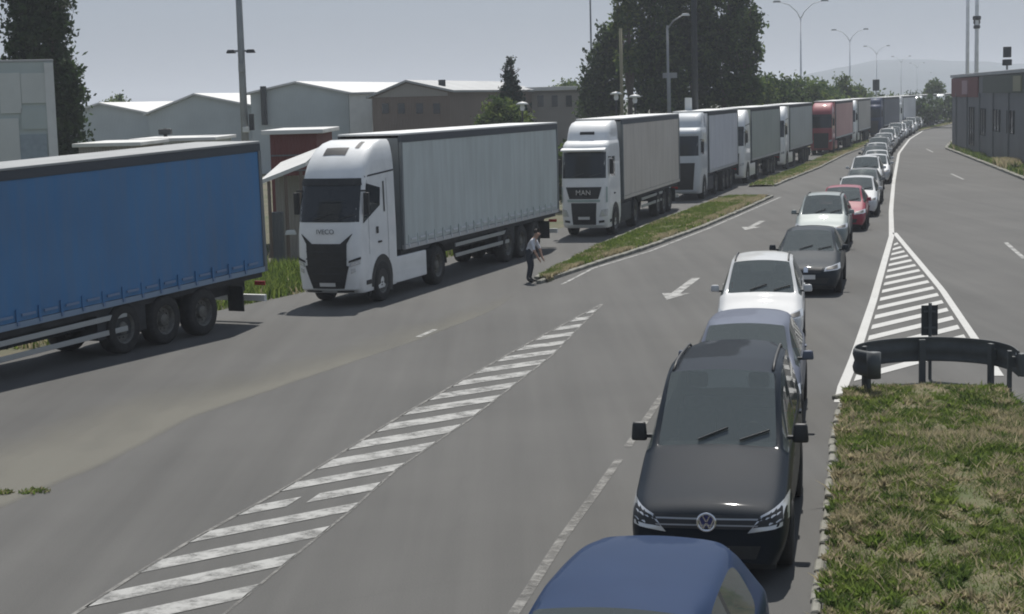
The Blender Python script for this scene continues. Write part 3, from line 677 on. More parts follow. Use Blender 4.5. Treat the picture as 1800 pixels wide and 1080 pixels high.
CABB = [(.32, 1.25, .77), (.42, 1.36, .795), (.8, 1.42, .81), (1.3, 1.42, .81), (1.7, 1.41, .81), (2.0, 1.38, .805), (2.5, 1.31, .80), (2.93, 1.23, .795), (3.0, 1.26, .79), (3.12, 1.20, .785), (3.22, 1.02, .77), (3.28, .78, .745), (3.5, .66, .735), (3.72, .50, .72), (3.86, .25, .69), (3.93, -.2, .64)]
def cab_shell(tab, xr=-.92):
    rows = []
    for z, xf, w_ in tab:
        rc = min(.26, w_*.3); row = []
        xr_ = min(xr, xf-.3)
        for s in np.linspace(0, 1, 5)[:-1]: row.append((xf-.05*s*s, s*(w_-rc), z))
        for a in np.linspace(0, math.pi/2, 6): row.append((xf-.05-rc+rc*math.cos(a), w_-rc+rc*math.sin(a), z))
        for s in np.linspace(0, 1, 6)[1:]: row.append((xf-.05-rc+(xr_-(xf-.05-rc))*s, w_, z))
        row = row + [(xr_, w_*.5, z), (xr_, 0, z)]
        rows.append(row)
    full = [r + [(x, -y, z) for x, y, z in r[-2:0:-1]] + [r[0]] for r in rows]
    mb = MB(); mb.grid(full)
    n = len(full[0])-1
    top = full[-1][:-1]; mb.poly(top); mb.poly(full[0][:-1][::-1])
    return mb
CABM = {}
def make_truck(label, loc, rz, style='a', cabm='white_paint', LT=13.2, cur=None, roofm=None, near=True, bend=0, straps=None, lower=None, group='lorries queuing in the truck lane', xt=-1.3, dip=0, name='articulated_lorry'):
    root = thing(name, label, 'lorry', loc, rz, group)
    cm = bpy.data.materials[cabm]; tab = CABA if style == 'a' else CABB; w_ = .81
    if (style, cabm) not in CABM:
        mb = cab_shell(tab); me = mb.mesh('cab', cm, True); bm = bmesh.new(); bm.from_mesh(me); bmesh.ops.remove_doubles(bm, verts=bm.verts, dist=1e-4); bmesh.ops.recalc_face_normals(bm, faces=bm.faces); bm.to_mesh(me); bm.free(); me.set_sharp_from_angle(angle=R(38))
        CABM[(style, cabm)] = (me, BVHTree.FromPolygons([tuple(v.co) for v in me.vertices], [tuple(p_.vertices) for p_ in me.polygons]))
    me, bvh = CABM[(style, cabm)]
    cab = obj('cab', me, root)
    pa = lambda nm, q, m, **k: patch(bvh, nm, q, m, cab, **k)
    G_, K_ = M['glassb'], M['black']
    if style == 'a':
        pa('windscreen', [(-.765, 2.0), (.765, 2.0), (.745, 2.86), (-.745, 2.86)], G_, nu=16, nv=6, off=.01)
        pa('sun_visor', [(-.75, 2.84), (.75, 2.84), (.73, 3.0), (-.73, 3.0)], K_, nu=16, nv=2, off=.035)
        if not near:
            pa('grille', [(-.52, .50), (.52, .50), (.56, 1.62), (-.56, 1.62)], K_, nu=6, nv=4, off=.014)
            for s in (1, -1): pa('headlight', [(s*.58, .95), (s*.775, 1.0), (s*.78, 1.14), (s*.60, 1.08)], M['lens'], nu=4, nv=2, off=.018)
        if near:
            # grille: wide horns at the top, waist, then a deep body that narrows to the bottom
            gq = pa('grille', [(-.50, .98), (.50, .98), (.52, 1.50), (-.52, 1.50)], K_, nu=10, nv=3, off=.014)
            MB_ = lambda nm, q: patch(bvh, nm, q, K_, cab, nu=8, nv=3, off=.0145)
            MB_('grille_lower', [(-.40, .44), (.40, .44), (.56, .98), (-.56, .98)])
            for s in (1, -1):
                MB_('grille_horn', [(s*.36, 1.50), (s*.52, 1.50), (s*.66, 1.74), (s*.58, 1.68)])
                h = pa('headlight', [(s*.56, .95), (s*.775, 1.02), (s*.785, 1.12), (s*.58, 1.04)], M['lens'], nu=6, nv=2, off=.018)
                pa('headlight_surround', [(s*.55, 1.05), (s*.79, 1.13), (s*.79, 1.19), (s*.56, 1.10)], K_, nu=6, nv=1, off=.016)
                pa('fog_lamp', [(s*.60, .80), (s*.70, .84), (s*.70, .93), (s*.60, .90)], M['lens'], nu=3, nv=2, off=.018)
                pa('bumper_vent', [(s*.765, .42), (s*.80, .42), (s*.80, .82), (s*.775, .82)], K_, nu=2, nv=2, off=.02)
                pa('lower_bumper_slot', [(s*.2, .36), (s*.6, .36), (s*.62, .40), (s*.2, .40)], K_, nu=3, nv=1, off=.018)
            for q in range(5):
                zz = .62+q*.17; hw_ = np.interp(zz, [.44, .98, 1.5], [.38, .53, .49])
                pa('grille_slat', [(-hw_, zz), (hw_, zz), (hw_, zz+.03), (-hw_, zz+.03)], M['chassis'], nu=6, nv=1, off=.035)
            pa('number_plate', [(-.2, .50), (.2, .50), (.2, .59), (-.2, .59)], M['plate'], nu=2, nv=1, off=.04)
            for y_ in (-.35, .25): pa('wiper', [(y_, 2.03), (y_+.42, 2.16), (y_+.42, 2.185), (y_, 2.06)], K_, nu=4, nv=1, off=.03)
            tm = obj('maker_name', text_mesh('IVECO', .16, M['darktext']), cab, (1.415, 0, 1.78)); tm.rotation_euler = (math.pi/2, 0, math.pi/2)
            pa('roof_hatch', [(.60, -.36), (.60, .22), (.34, .22), (.34, -.36)], K_, axis='z', nu=6, nv=3, off=.012); pa('roof_hatch', [(.34, .36), (.34, .46), (-.05, .46), (-.05, .36)], K_, axis='z', nu=2, nv=3, off=.012)
        for s in (1, -1):
            y_ = s
            pa('side_window', [(1.04, 1.95), (.02, 2.32), (-.04, 2.74), (.76, 2.88)], G_, axis='y', sign=s, nu=6, nv=4, off=.01)
            pa('cab_slot', [(-.28, 2.15), (-.20, 2.15), (-.20, 2.88), (-.28, 2.88)], K_, axis='y', sign=s, nu=2, nv=4, off=.01)
            pa('roof_seam', [(.8, 3.02), (-.9, 3.10), (-.9, 3.14), (.8, 3.06)], M['chassis'], axis='y', sign=s, nu=6, nv=1, off=.006)
            if near:
                for x_ in (.72, -.42): pa('door_seam', [(x_, .98 if x_ < 0 else 1.2), (x_-.012, .98 if x_ < 0 else 1.2), (x_-.012, 2.95), (x_, 2.95)], M['chassis'], axis='y', sign=s, nu=1, nv=6, off=.005)
                pa('door_badge', [(.30, 1.66), (.16, 1.66), (.16, 1.82), (.30, 1.82)], K_, axis='y', sign=s, nu=2, nv=2, off=.012)
    else:
        pa('windscreen', [(-.745, 2.02), (.745, 2.02), (.735, 2.90), (-.735, 2.90)], G_, nu=14, nv=6, off=.01)
        for s in (1, -1):
            pa('side_window', [(.55, 2.05), (.0, 2.05), (.0, 2.72), (.45, 2.72)], G_, axis='y', sign=s, nu=4, nv=4, off=.01)
            if near:
                pa('headlight', [(s*.52, .72), (s*.78, .74), (s*.79, .98), (s*.60, .94)], M['lens'], nu=5, nv=3, off=.018)
                pa('fog_lamp', [(s*.5, .50), (s*.68, .52), (s*.68, .60), (s*.5, .58)], K_, nu=3, nv=2, off=.018)
                pa('cab_corner_vent', [(s*.74, 1.2), (s*.785, 1.2), (s*.785, 1.72), (s*.75, 1.72)], M['green_reflect'], nu=2, nv=4, off=.016)
        if not near:
            pa('grille', [(-.50, .5), (.50, .5), (.60, 1.70), (-.60, 1.70)], K_, nu=6, nv=4, off=.014)
        if near:
            pa('grille', [(-.50, 1.32), (.50, 1.32), (.62, 1.72), (-.62, 1.72)], K_, nu=10, nv=3, off=.014)
            pa('grille_bar', [(-.55, 1.22), (.55, 1.22), (.57, 1.29), (-.57, 1.29)], M['green_reflect'], nu=8, nv=1, off=.03)
            for q in range(3): pa('grille_slat', [(-.46, 1.36+q*.12), (.46, 1.36+q*.12), (.48, 1.39+q*.12), (-.48, 1.39+q*.12)], M['chassis'], nu=6, nv=1, off=.03)
            pa('lower_grille', [(-.40, .44), (.40, .44), (.44, 1.18), (-.44, 1.18)], K_, nu=8, nv=4, off=.014)
            pa('number_plate', [(-.2, .62), (.2, .62), (.2, .72), (-.2, .72)], M['plate'], nu=2, nv=1, off=.03)
            for y_ in (-.4, .2): pa('wiper', [(y_, 2.05), (y_+.42, 2.18), (y_+.42, 2.205), (y_, 2.08)], K_, nu=4, nv=1, off=.03)
            tm = obj('maker_name', text_mesh('MAN', .24, M['chrome']), cab, (1.475, 0, 1.53)); tm.rotation_euler = (math.pi/2, 0, math.pi/2)
            pa('bumper', [(-.79, .36), (.79, .36), (.79, .44), (-.79, .44)], M['green_reflect'], nu=10, nv=1, off=.012)
            MB().box((1.33, 0, 2.99), (.30, 1.54, .06), ry=R(12)).build('sun_visor', cm, cab, bevel=.02)
            MB().box((.64, 0, 3.52), (.05, .50, .10), ry=R(-20)).build('roof_slot', K_, cab)
    for s in (1, -1):
        ms = MB().box((1.0, s*(w_+.09), 2.42 if style == 'a' else 2.40), (.10, .13, .52)); mo = ms.build('door_mirror', K_, cab, bevel=.02)
        MB().box((1.0, s*(w_+.02), 2.72), (.05, .12, .04)).build('mirror_arm', K_, mo)
        disc_patch(bvh, 'wheel_arch', (0, .5), .1, .64, K_, cab, s, .008, a0=-30, a1=210)
        # steps and skirt between the axles
        if near: MB().box((.80, s*(w_-.02), .55), (.26, .06, .10)).build('step', K_, cab)
        MB().box((-1.85, s*(w_-.06), .66), (2.05, .10, .64)).build('side_skirt', cm if style == 'a' else M['chassis'], root, bevel=.03)
        if near: MB().box((-1.2, s*(w_-.30), 3.0), (.65, .05, 1.5)).build('air_deflector', cm, root, bevel=.02)
        if near:
            MB().box((.10, s*(w_+.006), 1.45), (.20, .03, .045)).build('door_handle', K_, cab)
    pts = MB().box((-1.9, 0, .75), (4.6, .7, .28)); pts.build('tractor_frame', M['chassis'], root)
    mf = MB(); 
    for s in (1, -1):
        wheel(root, 0, s*(w_-.125), .50, .30, True); wheel(root, -3.65, s*(w_-.16), .50, .36, True)
        rows = []
        for y_ in (s*(w_-.36), s*(w_+.01)):
            rows.append([(-3.65+.60*math.cos(R(a)), y_, .5+.60*math.sin(R(a))) for a in range(0, 181, 15)])
        MB().grid(rows).build('mudguard', M['chassis'], root)
    # ---- trailer
    tr = MB(); wt = .83
    tr.box((-LT/2, 0, 1.06), (LT-.1, wt*2-.2, .14)); 
    for s in (1, -1): tr.box((-LT/2-.3, s*.36, .86), (LT-1.2, .12, .30))
    to = tr.build('trailer', M['chassis'], root); to.location = (xt, 0, -LT*math.sin(dip)); to.rotation_euler = (0, dip, bend)
    cur = cur or M['cur_grey']; rm_ = roofm or M['trwhite']
    nx = 130 if near else 30
    for s in (1, -1):
        rows = []
        ph = random.uniform(0, 9)
        for zi in np.linspace(0, 1, 9):
            z = 1.24+zi*2.52; row = []
            for xi in np.linspace(.10, LT-.10, nx):
                b = .010*math.sin(xi*9.5+ph)*(1-zi)**1.5 + .016*math.sin(xi*1.15+ph)*math.sin(math.pi*zi) + .006*math.sin(xi*3.7+zi*2+ph)
                row.append((-xi, s*(wt+b*(1 if near else .4)-.004), z))
            rows.append(row)
        cu = MB().grid(rows).build('curtain', cur, to, smooth=True)
        MB().box((-LT/2, s*(wt-.012), 1.175), (LT, .055, .11)).build('side_rail', lower or M['rail_grey'], to)
        MB().box((-LT/2, s*(wt-.020), 3.85), (LT, .055, .17)).build('top_rail', M['toprail'] if near else M['chassis'], to)
        for x in (-.05, -LT+.05): MB().box((x, s*(wt-.010), 2.45), (.10, .06, 2.66)).build('corner_post', M['post_grey'], to)
        if straps and s > 0:
            sm = MB().box((0, 0, 0), (.055, .022, .30)).mesh('strap', cur); dm = MB().box((0, 0, 0), (.36, .020, .045)).mesh('hem_tab', straps); bk = MB().box((0, 0, 0), (.06, .03, .07)).mesh('buckle', straps)
            nst = int((LT-.4)/.60)
            for q in range(nst):
                x = -.35-q*.60
                so_ = obj('strap', sm, to, (x, s*(wt+.016), 1.31))
                if q % 1 == 0: obj('hem_tab', dm, to, (x-.30, s*(wt+.022), 1.345))
                b_ = obj('buckle', bk, to, (x, s*(wt+.03), 1.20))
        for x0 in ((-3.3, -8.4),):
            if LT > 10.5 and near:
                for zz in (.62, .90): MB().box(((x0[0]+x0[1])/2-.2, s*(wt-.06), zz), (x0[0]-x0[1]-.6, .035, .10)).build('side_guard', M['guard'], to, bevel=.008)
        for q in range(3):
            wheel(root, 0, 0, .50, .34, True).matrix_basis = Matrix.Translation((xt, 0, 0)) @ Matrix.Rotation(bend, 4, 'Z') @ Matrix.Translation((-LT+2.4+q*1.31, s*(wt-.19), .50)) @ Matrix.Rotation(0 if s > 0 else math.pi, 4, 'Z')
        MB().box((-LT+.9, s*(wt-.25), .62), (.03, .40, .55)).build('mudflap', M['black'], to)
        if near: MB().tube([(-2.6, s*.55, 1.0), (-2.6, s*.55, .30)], .055, 8).build('landing_leg', M['guard'], to)
        MB().box((-LT-.02, s*(wt-.22), .84), (.05, .26, .09)).build('tail_lamp', M['redlamp'], to)
    MB().box((-LT/2, 0, 3.965), (LT, wt*2+.02, .05)).build('roof', rm_, to, bevel=.012)
    MB().box((-.02, 0, 2.50), (.06, wt*2-.10, 2.75)).build('front_wall', M['post_grey'] if near else cur, to)
    rd = MB().box((-LT+.02, 0, 2.50), (.06, wt*2-.10, 2.75)).build('rear_door', M['post_grey'], to)
    for y_ in (-.5, -.2, .2, .5): MB().tube([(-LT-.03, y_, 1.25), (-LT-.03, y_, 3.75)], .018, 6).build('lock_bar', M['guard'], rd)
    MB().box((-LT+.05, 0, .52), (.10, wt*2-.1, .14)).build('rear_bumper', M['offwhite'], to)
    if near: MB().box((-8.6+.4, wt-.30, .75), (1.5, .4, .5)).build('pallet_box', M['chassis'], to)
    return root
M['roofdull'] = mat('roof_dull', (.30, .31, .31), .6, var=.1, scale=1)
M['darktext'] = mat('dark_letters', (.16, .165, .17), .4, .5)
M['green_reflect'] = mat('white_panel_green_reflect', (.36, .44, .41), .5, var=.1, scale=3)  # green reflections on the white lower cab, painted in as colour
M['toprail'] = mat('top_rail_dark', (.05, .06, .075), .5, .2)
M['rail_grey'] = mat('side_rail_pale', (.5, .51, .51), .5, .2)
M['post_grey'] = mat('post_grey', (.17, .185, .19), .55, .2)
M['guard'] = mat('side_guard_aluminium', (.42, .44, .44), .45, .5)
def cur_mat(n, c, c2):
    m = mat(n, c, .58, col2=c2, scale=.55, bump=.05, detail=6, spec=.35); N, Lk = nodes(m); b = N['Principled BSDF']; src = b.inputs['Base Color'].links[0].from_socket
    tc = N.new('ShaderNodeTexCoord'); mp = N.new('ShaderNodeMapping'); mp.inputs['Scale'].default_value = (2.2, 2.2, .22); no = N.new('ShaderNodeTexNoise'); no.inputs['Scale'].default_value = 1.6; no.inputs['Detail'].default_value = 7; no.inputs['Roughness'].default_value = .65
    Lk.new(tc.outputs['Object'], mp.inputs[0]); Lk.new(mp.outputs[0], no.inputs['Vector']); mr = N.new('ShaderNodeMapRange'); mr.inputs['From Min'].default_value = .42; mr.inputs['From Max'].default_value = .75; mr.inputs['To Max'].default_value = .30; Lk.new(no.outputs['Fac'], mr.inputs['Value'])
    mx = N.new('ShaderNodeMix'); mx.data_type = 'RGBA'; mx.inputs['B'].default_value = (.20, .19, .165, 1); Lk.new(mr.outputs[0], mx.inputs['Factor']); Lk.new(src, mx.inputs['A']); Lk.new(mx.outputs['Result'], b.inputs['Base Color']); M[n] = m; return m
cur_mat('cur_grey', (.52, .57, .555), (.57, .62, .605)); cur_mat('cur_beige', (.58, .535, .475), (.63, .585, .525)); cur_mat('cur_blue', (.06, .185, .375), (.072, .215, .425))
cur_mat('cur_pale', (.62, .63, .66), (.68, .69, .71)); cur_mat('cur_olive', (.36, .40, .36), (.42, .46, .41)); cur_mat('cur_green', (.48, .51, .48), (.53, .56, .53))
cur_mat('cur_red', (.55, .30, .28), (.60, .36, .33)); cur_mat('cur_navy', (.05, .065, .10), (.07, .085, .12)); cur_mat('cur_tan', (.38, .36, .33), (.43, .41, .38))
M['tabblue'] = mat('blue_hem_tab', (.17, .25, .38), .6); M['tabwhite'] = mat('white_hem_tab', (.62, .64, .66), .6); M['rail_blue'] = mat('side_rail_blue', (.22, .30, .40), .5)
paint('red_cab', (.34, .075, .085)); paint('pale_cab', (.55, .58, .60)); paint('navy_cab', (.03, .045, .09))
def lhd(Y): return math.atan2(-6, lane(Y-3)-lane(Y+3))
# blue trailer at the head: placed by its rear
bz = R(244.6); bx, by = -6.14, 37.6; Lb = 13.2
make_truck('lorry with a long royal blue curtain trailer, heading the row of lorries', (bx+math.cos(bz)*(Lb+1.3), by+math.sin(bz)*(Lb+1.3), 0), bz, 'a', 'white_paint', Lb, M['cur_blue'], straps=M['tabblue'], lower=M['rail_blue'], roofm=M['roofdull'], dip=R(1.5))
make_truck('white high roof lorry with black grille and plain grey curtain trailer behind the blue trailer', (-3.86, 40.7, 0), R(250.8), 'a', 'white_paint', 13.2, M['cur_grey'], straps=M['tabwhite'], bend=R(.5))
make_truck('white flat fronted lorry with big square windscreen and beige grey trailer', (2.90, 58.7, 0), R(254.8), 'b', 'white_paint', 12.2, M['cur_beige'], lower=M['cur_beige'])
def far(Y, dx=0): return (lane(Y)+dx, Y, 0)
make_truck('lorry with pale silvery curtain trailer behind the beige grey trailer', (8.15, 77.3, 0), R(254.6), 'b', 'pale_cab', 10.0, M['cur_pale'], near=False)
make_truck('white lorry with dark olive grey trailer behind the pale silvery trailer', (11.95, 90.1, 0), R(253.6), 'a', 'white_paint', 12.0, M['cur_olive'], near=False)
make_truck('white lorry with green grey trailer directly ahead of the red lorry', (16.6, 105.6, 0), R(253.5), 'a', 'white_paint', 12.6, M['cur_green'], near=False)
make_truck('red lorry with pinkish red curtain trailer', (23.9, 128.4, 0), R(253.4), 'a', 'red_cab', 14.5, M['cur_red'], near=False)
make_truck('white lorry with tan trailer directly behind the red lorry', far(150, .4), lhd(150), 'a', 'white_paint', 13, M['cur_tan'], near=False)
make_truck('lorry with navy cab and dark trailer, second behind the red lorry', far(169, .3), lhd(169), 'b', 'navy_cab', 13, M['cur_navy'], near=False)
make_truck('distant white lorry with pale trailer behind the navy cabbed lorry', far(187), lhd(187), 'b', 'white_paint', 13, M['cur_pale'], near=False)
make_truck('distant grey cabbed lorry with green grey trailer, fourth behind the red lorry', far(206), lhd(206), 'a', 'pale_cab', 13, M['cur_green'], near=False)
make_truck('most distant lorry with white cab and dark grey trailer at the bend', far(228), lhd(228), 'b', 'white_paint', 13, M['cur_olive'], near=False)
# ------------------------------------------------------------------ barrier and sign on the gore
def smooth_path(pts, n):
    P = [Vector(p) for p in pts]; P = [P[0]*2-P[1]] + P + [P[-1]*2-P[-2]]; out_ = []
    m_ = len(P)-3
    for i in range(n+1):
        t = i/n*m_; k = min(int(t), m_-1); f = t-k; a, b, c, d = P[k:k+4]
        out_.append(.5*((2*b)+(c-a)*f+(2*a-5*b+4*c-d)*f*f+(3*b-a-3*c+d)*f**3))
    return out_
gr = thing('crash_barrier', 'dark grey steel crash barrier bent round the nose of the gore', 'barrier', (6.6, 26.4, 0))
path = smooth_path([(5.50, 25.55, 0), (5.33, 26.05, 0), (5.62, 26.62, 0), (6.25, 26.98, 0), (6.95, 26.98, 0), (7.52, 26.55, 0), (7.72, 25.95, 0), (7.68, 25.3, 0)], 60)
prof = [(0, -.20), (.02, -.16), (.03, -.10), (.015, -.05), (0, 0), (.015, .05), (.03, .10), (.02, .16), (0, .20)]
rows = []; rows2 = []
for i, p in enumerate(path):
    d = (path[min(i+1, 60)]-path[max(i-1, 0)]).normalized(); n_ = Vector((-d.y, d.x, 0))
    rows.append([tuple(p + n_*o_ + Vector((0, 0, .56+z_)) - gr.location) for o_, z_ in prof])
b = MB().grid(rows).build('rail', M['galv'], gr, smooth=True); sm = b.modifiers.new('thick', 'SOLIDIFY'); sm.thickness = .012
for i in (4, 14, 30, 46, 57):
    p = path[i]; d = (path[i+1]-path[i-1]).normalized(); n_ = Vector((-d.y, d.x, 0)); q = p - n_*.10
    MB().box(tuple(q + Vector((0, 0, .33)) - gr.location), (.10, .06, .80), rz=math.atan2(d.y, d.x)).build('post', M['galv'], gr)
    MB().box(tuple(q + n_*.045 + Vector((0, 0, .56)) - gr.location), (.08, .07, .16), rz=math.atan2(d.y, d.x)).build('spacer', M['galv'], gr)
e0 = path[0]
MB().tube([tuple(e0+Vector((.02, -.02, z_))-gr.location) for z_ in (.36, .76)], .11, 12).build('end_terminal', M['galv'], gr, smooth=True)
MB().box(tuple(Vector((7.70, 25.22, .56))-gr.location), (.10, .14, .36)).build('end_terminal', M['galv'], gr, bevel=.03)
MB().box(tuple(Vector((7.74, 25.6, .66))-gr.location), (.02, .10, .10)).build('reflector', M['polew'], gr)
sg = thing('road_sign', 'back of a narrow dark upright sign behind the bent crash barrier', 'sign', (6.85, 27.45, 0))
MB().box((0, 0, .97), (.27, .03, .50)).build('sign_panel', M['signback'], sg, bevel=.008)
MB().tube([(0, -.04, -.05), (0, -.04, 1.26)], .028, 10).build('post', M['galv'], sg)
for z_ in (.85, 1.12): MB().box((0, -.03, z_), (.20, .03, .03)).build('bracket', M['galv'], sg)

# ------------------------------------------------------------------ lamps and masts
def double_lamp(px, Y, label):
    X = at(px, 160, Y).x
    o = thing('street_lamp', label, 'street lamp', (X, Y, 0), group='two armed lamps along the median')
    MB().tube([(0, 0, 0), (0, 0, 5), (0, 0, 11.8)], [.13, .10, .07], 10).build('pole', M['polew'], o, smooth=True)
    MB().tube([(0, 0, 0), (0, 0, .5)], .19, 10).build('base', M['polew'], o)
    for s in (1, -1):
        pts = [(0, 0, 11.7), (s*.35, 0, 12.4), (s*1.1, 0, 13.1), (s*2.0, 0, 13.4)]
        MB().tube(pts, [.055, .05, .045, .04], 8).build('arm', M['polew'], o, smooth=True)
        MB().box((s*2.3, 0, 13.44), (.8, .3, .18), taper=.7).build('lamp_head', M['pole'], o, bevel=.03)
double_lamp(1408, 165, 'nearest two armed street lamp, rising over the rounded roadside trees')
double_lamp(1494, 245, 'second two armed street lamp, over the cone shaped tree')
double_lamp(1541, 341, 'two armed street lamp third along the median, faded by haze')
double_lamp(1584, 455, 'faint two armed street lamp fourth along the median')
double_lamp(1612, 580, 'faintest two armed street lamp at the far bend')
def mast(px, Y, h, r, label, m=None, name='mast'):
    x = at(px, 180, Y).x; o = thing(name, label, 'mast', (x, Y, 0))
    MB().tube([(0, 0, 0), (0, 0, h*.5), (0, 0, h)], [r, r*.85, r*.7], 12).build('pole', m or M['pole'], o, smooth=True)
    MB().tube([(0, 0, 0), (0, 0, .35)], r*1.7, 12).build('base', M['pole'], o); return o
o = mast(428, 78, 13, .19, 'tall grey mast with paired floodlights rising behind the blue trailer')
zf = at(422, 90, 78).z
MB().box((0, 0, zf), (1.15, .08, .09)).build('cross_arm', M['pole'], o)
for s in (1, -1): MB().box((s*.45, -.1, zf-.02), (.42, .35, .16), taper=.7).build('floodlight', M['chassis'], o, bevel=.03)
MB().box((.0, -.16, zf-.75), (.26, .22, .42)).build('junction_box', M['pole'], o, bevel=.02)
MB().box((.35, -.1, at(437, 215, 78).z), (.22, .25, .75)).build('cabinet', M['chassis'], o, bevel=.02)
MB().box((.1, -.2, at(437, 228, 78).z), (.3, .3, .25)).build('bell_box', M['offwhite'], o, bevel=.03)
mast(1222, 86, 14, .17, 'thick dark mast standing in front of the tall poplars', M['signback'])
mast(1093, 94, at(1093, 50, 94).z, .11, 'slim pale mast at the left flank of the tall poplars', mat('mast_ochre', (.24, .22, .14), .7))
mast(1041, 120, 14, .08, 'thin mast against the sky left of the tall poplars')
o = mast(1700, 150, 20, .18, 'slim pale mast rising behind the grey wall beside its twin with a clamp', M['polew'])
o = mast(1716, 146, 20, .20, 'slim pale mast with a dark clamp rising behind the grey wall', M['polew'])
zc_ = at(1716, 32, 146).z; MB().lathe_y([(.001, -.05), (.3, -.05), (.3, .05), (.001, .05)], n=12).build('clamp', M['chassis'], o).location = (0, 0, zc_-.35)
MB().box((0, 0, zc_), (.62, .5, .35)).build('lamp_ring', M['chassis'], o, bevel=.08); MB().box((0, 0, zc_-.75), (.5, .45, .3)).build('lamp_ring', M['chassis'], o, bevel=.08)
o = mast(1175, 98, at(1175, 45, 98).z, .09, 'single armed street lamp standing before the poplars with its pale head', M['pole'], 'street_lamp')
zt = at(1175, 45, 98).z; hd = at(1207, 26, 98)
MB().tube([(0, 0, zt-.2), (.35, 0, zt+.25), (.9, 0, hd.z-.02)], .04, 8).build('arm', M['pole'], o, smooth=True); MB().box((1.05, 0, hd.z), (.5, .25, .14), taper=.7).build('lamp_head', M['offwhite'], o, bevel=.04)
def lantern(px, py, Y, label):
    p = at(px, py, Y); o = thing('lantern', label, 'lamp', (p.x, Y, 0), group='low park lanterns with white caps')
    MB().tube([(0, 0, 0), (0, 0, p.z-.25)], .05, 8).build('pole', M['chassis'], o)
    q = MB().lathe_y([(.001, .12), (.22, .07), (.34, -.02), (.30, -.05), (.001, -.05)], n=16); c = q.build('cap', M['offwhite'], o, smooth=True); c.rotation_euler = (math.pi/2, 0, 0); c.location = (0, 0, p.z)
    q = MB().lathe_y([(.10, -.05), (.13, -.2), (.09, -.35)], n=12); c = q.build('lamp_glass', M['polew'], o, smooth=True); c.rotation_euler = (math.pi/2, 0, 0); c.location = (0, 0, p.z)
lantern(1083, 165, 92, 'white capped lantern beside the slim pale mast, over the beige trailer')
lantern(1116, 170, 90, 'white capped lantern over the middle of the beige trailer in front of the poplars')
lantern(918, 183, 88, 'white capped lantern in front of the round bush and spruce')
def board(name, px0, px1, py0, py1, Y, label, m, post=True):
    a, b_ = at(px0, py1, Y), at(px1, py0, Y); o = thing(name, label, 'sign', ((a.x+b_.x)/2, Y, 0))
    MB().box((0, 0, (a.z+b_.z)/2), (b_.x-a.x, .06, b_.z-a.z)).build('sign_panel', m, o, bevel=.01)
    MB().tube([(0, .06, 0), (0, .06, b_.z-.05)], .05, 8).build('post', M['pole'], o); return o
board('road_sign', 1204, 1216, 172, 197, 82, 'small white sign board over the roof of the pale cabbed lorry', M['offwhite'])
board('road_sign', 1534, 1546, 140, 160, 185, 'dark signal board on a post above the dark lorries at the bend', M['signback'])
board('road_sign', 1165, 1190, 128, 138, 105, 'pale narrow board on a post among the poplar trunks', M['pole'])

# ------------------------------------------------------------------ buildings
def clad(n, c, sc_=3.0):
    m = mat(n, c, .7, var=.08, scale=.4); N, Lk = nodes(m); tc = N.new('ShaderNodeTexCoord'); wv = N.new('ShaderNodeTexWave'); wv.inputs['Scale'].default_value = sc_; wv.bands_direction = 'X'
    bp = N.new('ShaderNodeBump'); bp.inputs['Strength'].default_value = .35; bp.inputs['Distance'].default_value = .04
    Lk.new(tc.outputs['Object'], wv.inputs['Vector']); Lk.new(wv.outputs['Color'], bp.inputs['Height']); Lk.new(bp.outputs[0], N['Principled BSDF'].inputs['Normal']); M[n] = m; return m
clad('clad_grey', (.50, .545, .545)); clad('clad_brown', (.17, .13, .105)); clad('clad_red', (.17, .05, .045)); clad('clad_tan', (.30, .28, .255)); clad('clad_dark', (.16, .17, .175))
M['roofpale'] = mat('roof_pale', (.62, .62, .60), .55, var=.08, scale=.8); M['roofgrey'] = mat('roof_grey', (.36, .37, .37), .6, var=.1, scale=.5)
M['bwin'] = mat('building_glass', (.03, .035, .04), .12, spec=.8); M['facade'] = mat('facade_panel', (.42, .47, .45), .35, var=.06, scale=.5); M['facade2'] = mat('facade_panel_pale', (.56, .58, .55), .35, var=.05, scale=.8)
def gable(name, label, Y, Lp, Ap, Rp, depth, wm, rm, shear=.25, extra=None, oh=.25):
    a, p, c = at(*Lp, Y), at(*Ap, Y), at(*Rp, Y); cx = (a.x+c.x)/2
    o = thing(name, label, 'building', (cx, Y, 0)); q = lambda v, dy=0: (v.x-cx+dy*shear, dy, v.z)
    g_ = lambda x, dy: (x-cx+dy*shear, dy, -.1)
    w_ = MB(); 
    for dy in (0, depth): w_.poly([g_(a.x, dy), g_(c.x, dy), q(c, dy), q(p, dy), q(a, dy)])
    w_.quad(g_(a.x, 0), g_(a.x, depth), q(a, depth), q(a, 0)); w_.quad(g_(c.x, 0), q(c, 0), q(c, depth), g_(c.x, depth))
    w_.build('wall', wm, o, fix=True)
    for e, s in ((a, -1), (c, 1)):
        d = (e-p).normalized()*.35; r = MB(); up = Vector((0, 0, .03))
        P_ = [Vector(q(p, -oh)), Vector(q(e+d, -oh)), Vector(q(e+d, depth+oh)), Vector(q(p, depth+oh))]
        lo = [v+Vector((0, 0, .02)) for v in P_]; hi = [v+Vector((0, 0, .16)) for v in P_]
        r.poly(lo); r.poly(hi)
        for i in range(4): r.quad(lo[i], lo[(i+1) % 4], hi[(i+1) % 4], hi[i])
        r.build('roof', rm, o, fix=True)
    return o, cx
def rect(o, cx, Y, nm, x0, x1, y0, y1, m, d=.06):
    a, b_ = at(x0, y1, Y), at(x1, y0, Y)
    return MB().box(((a.x+b_.x)/2-cx, -d/2, (a.z+b_.z)/2), (b_.x-a.x, d, b_.z-a.z)).build(nm, m, o)
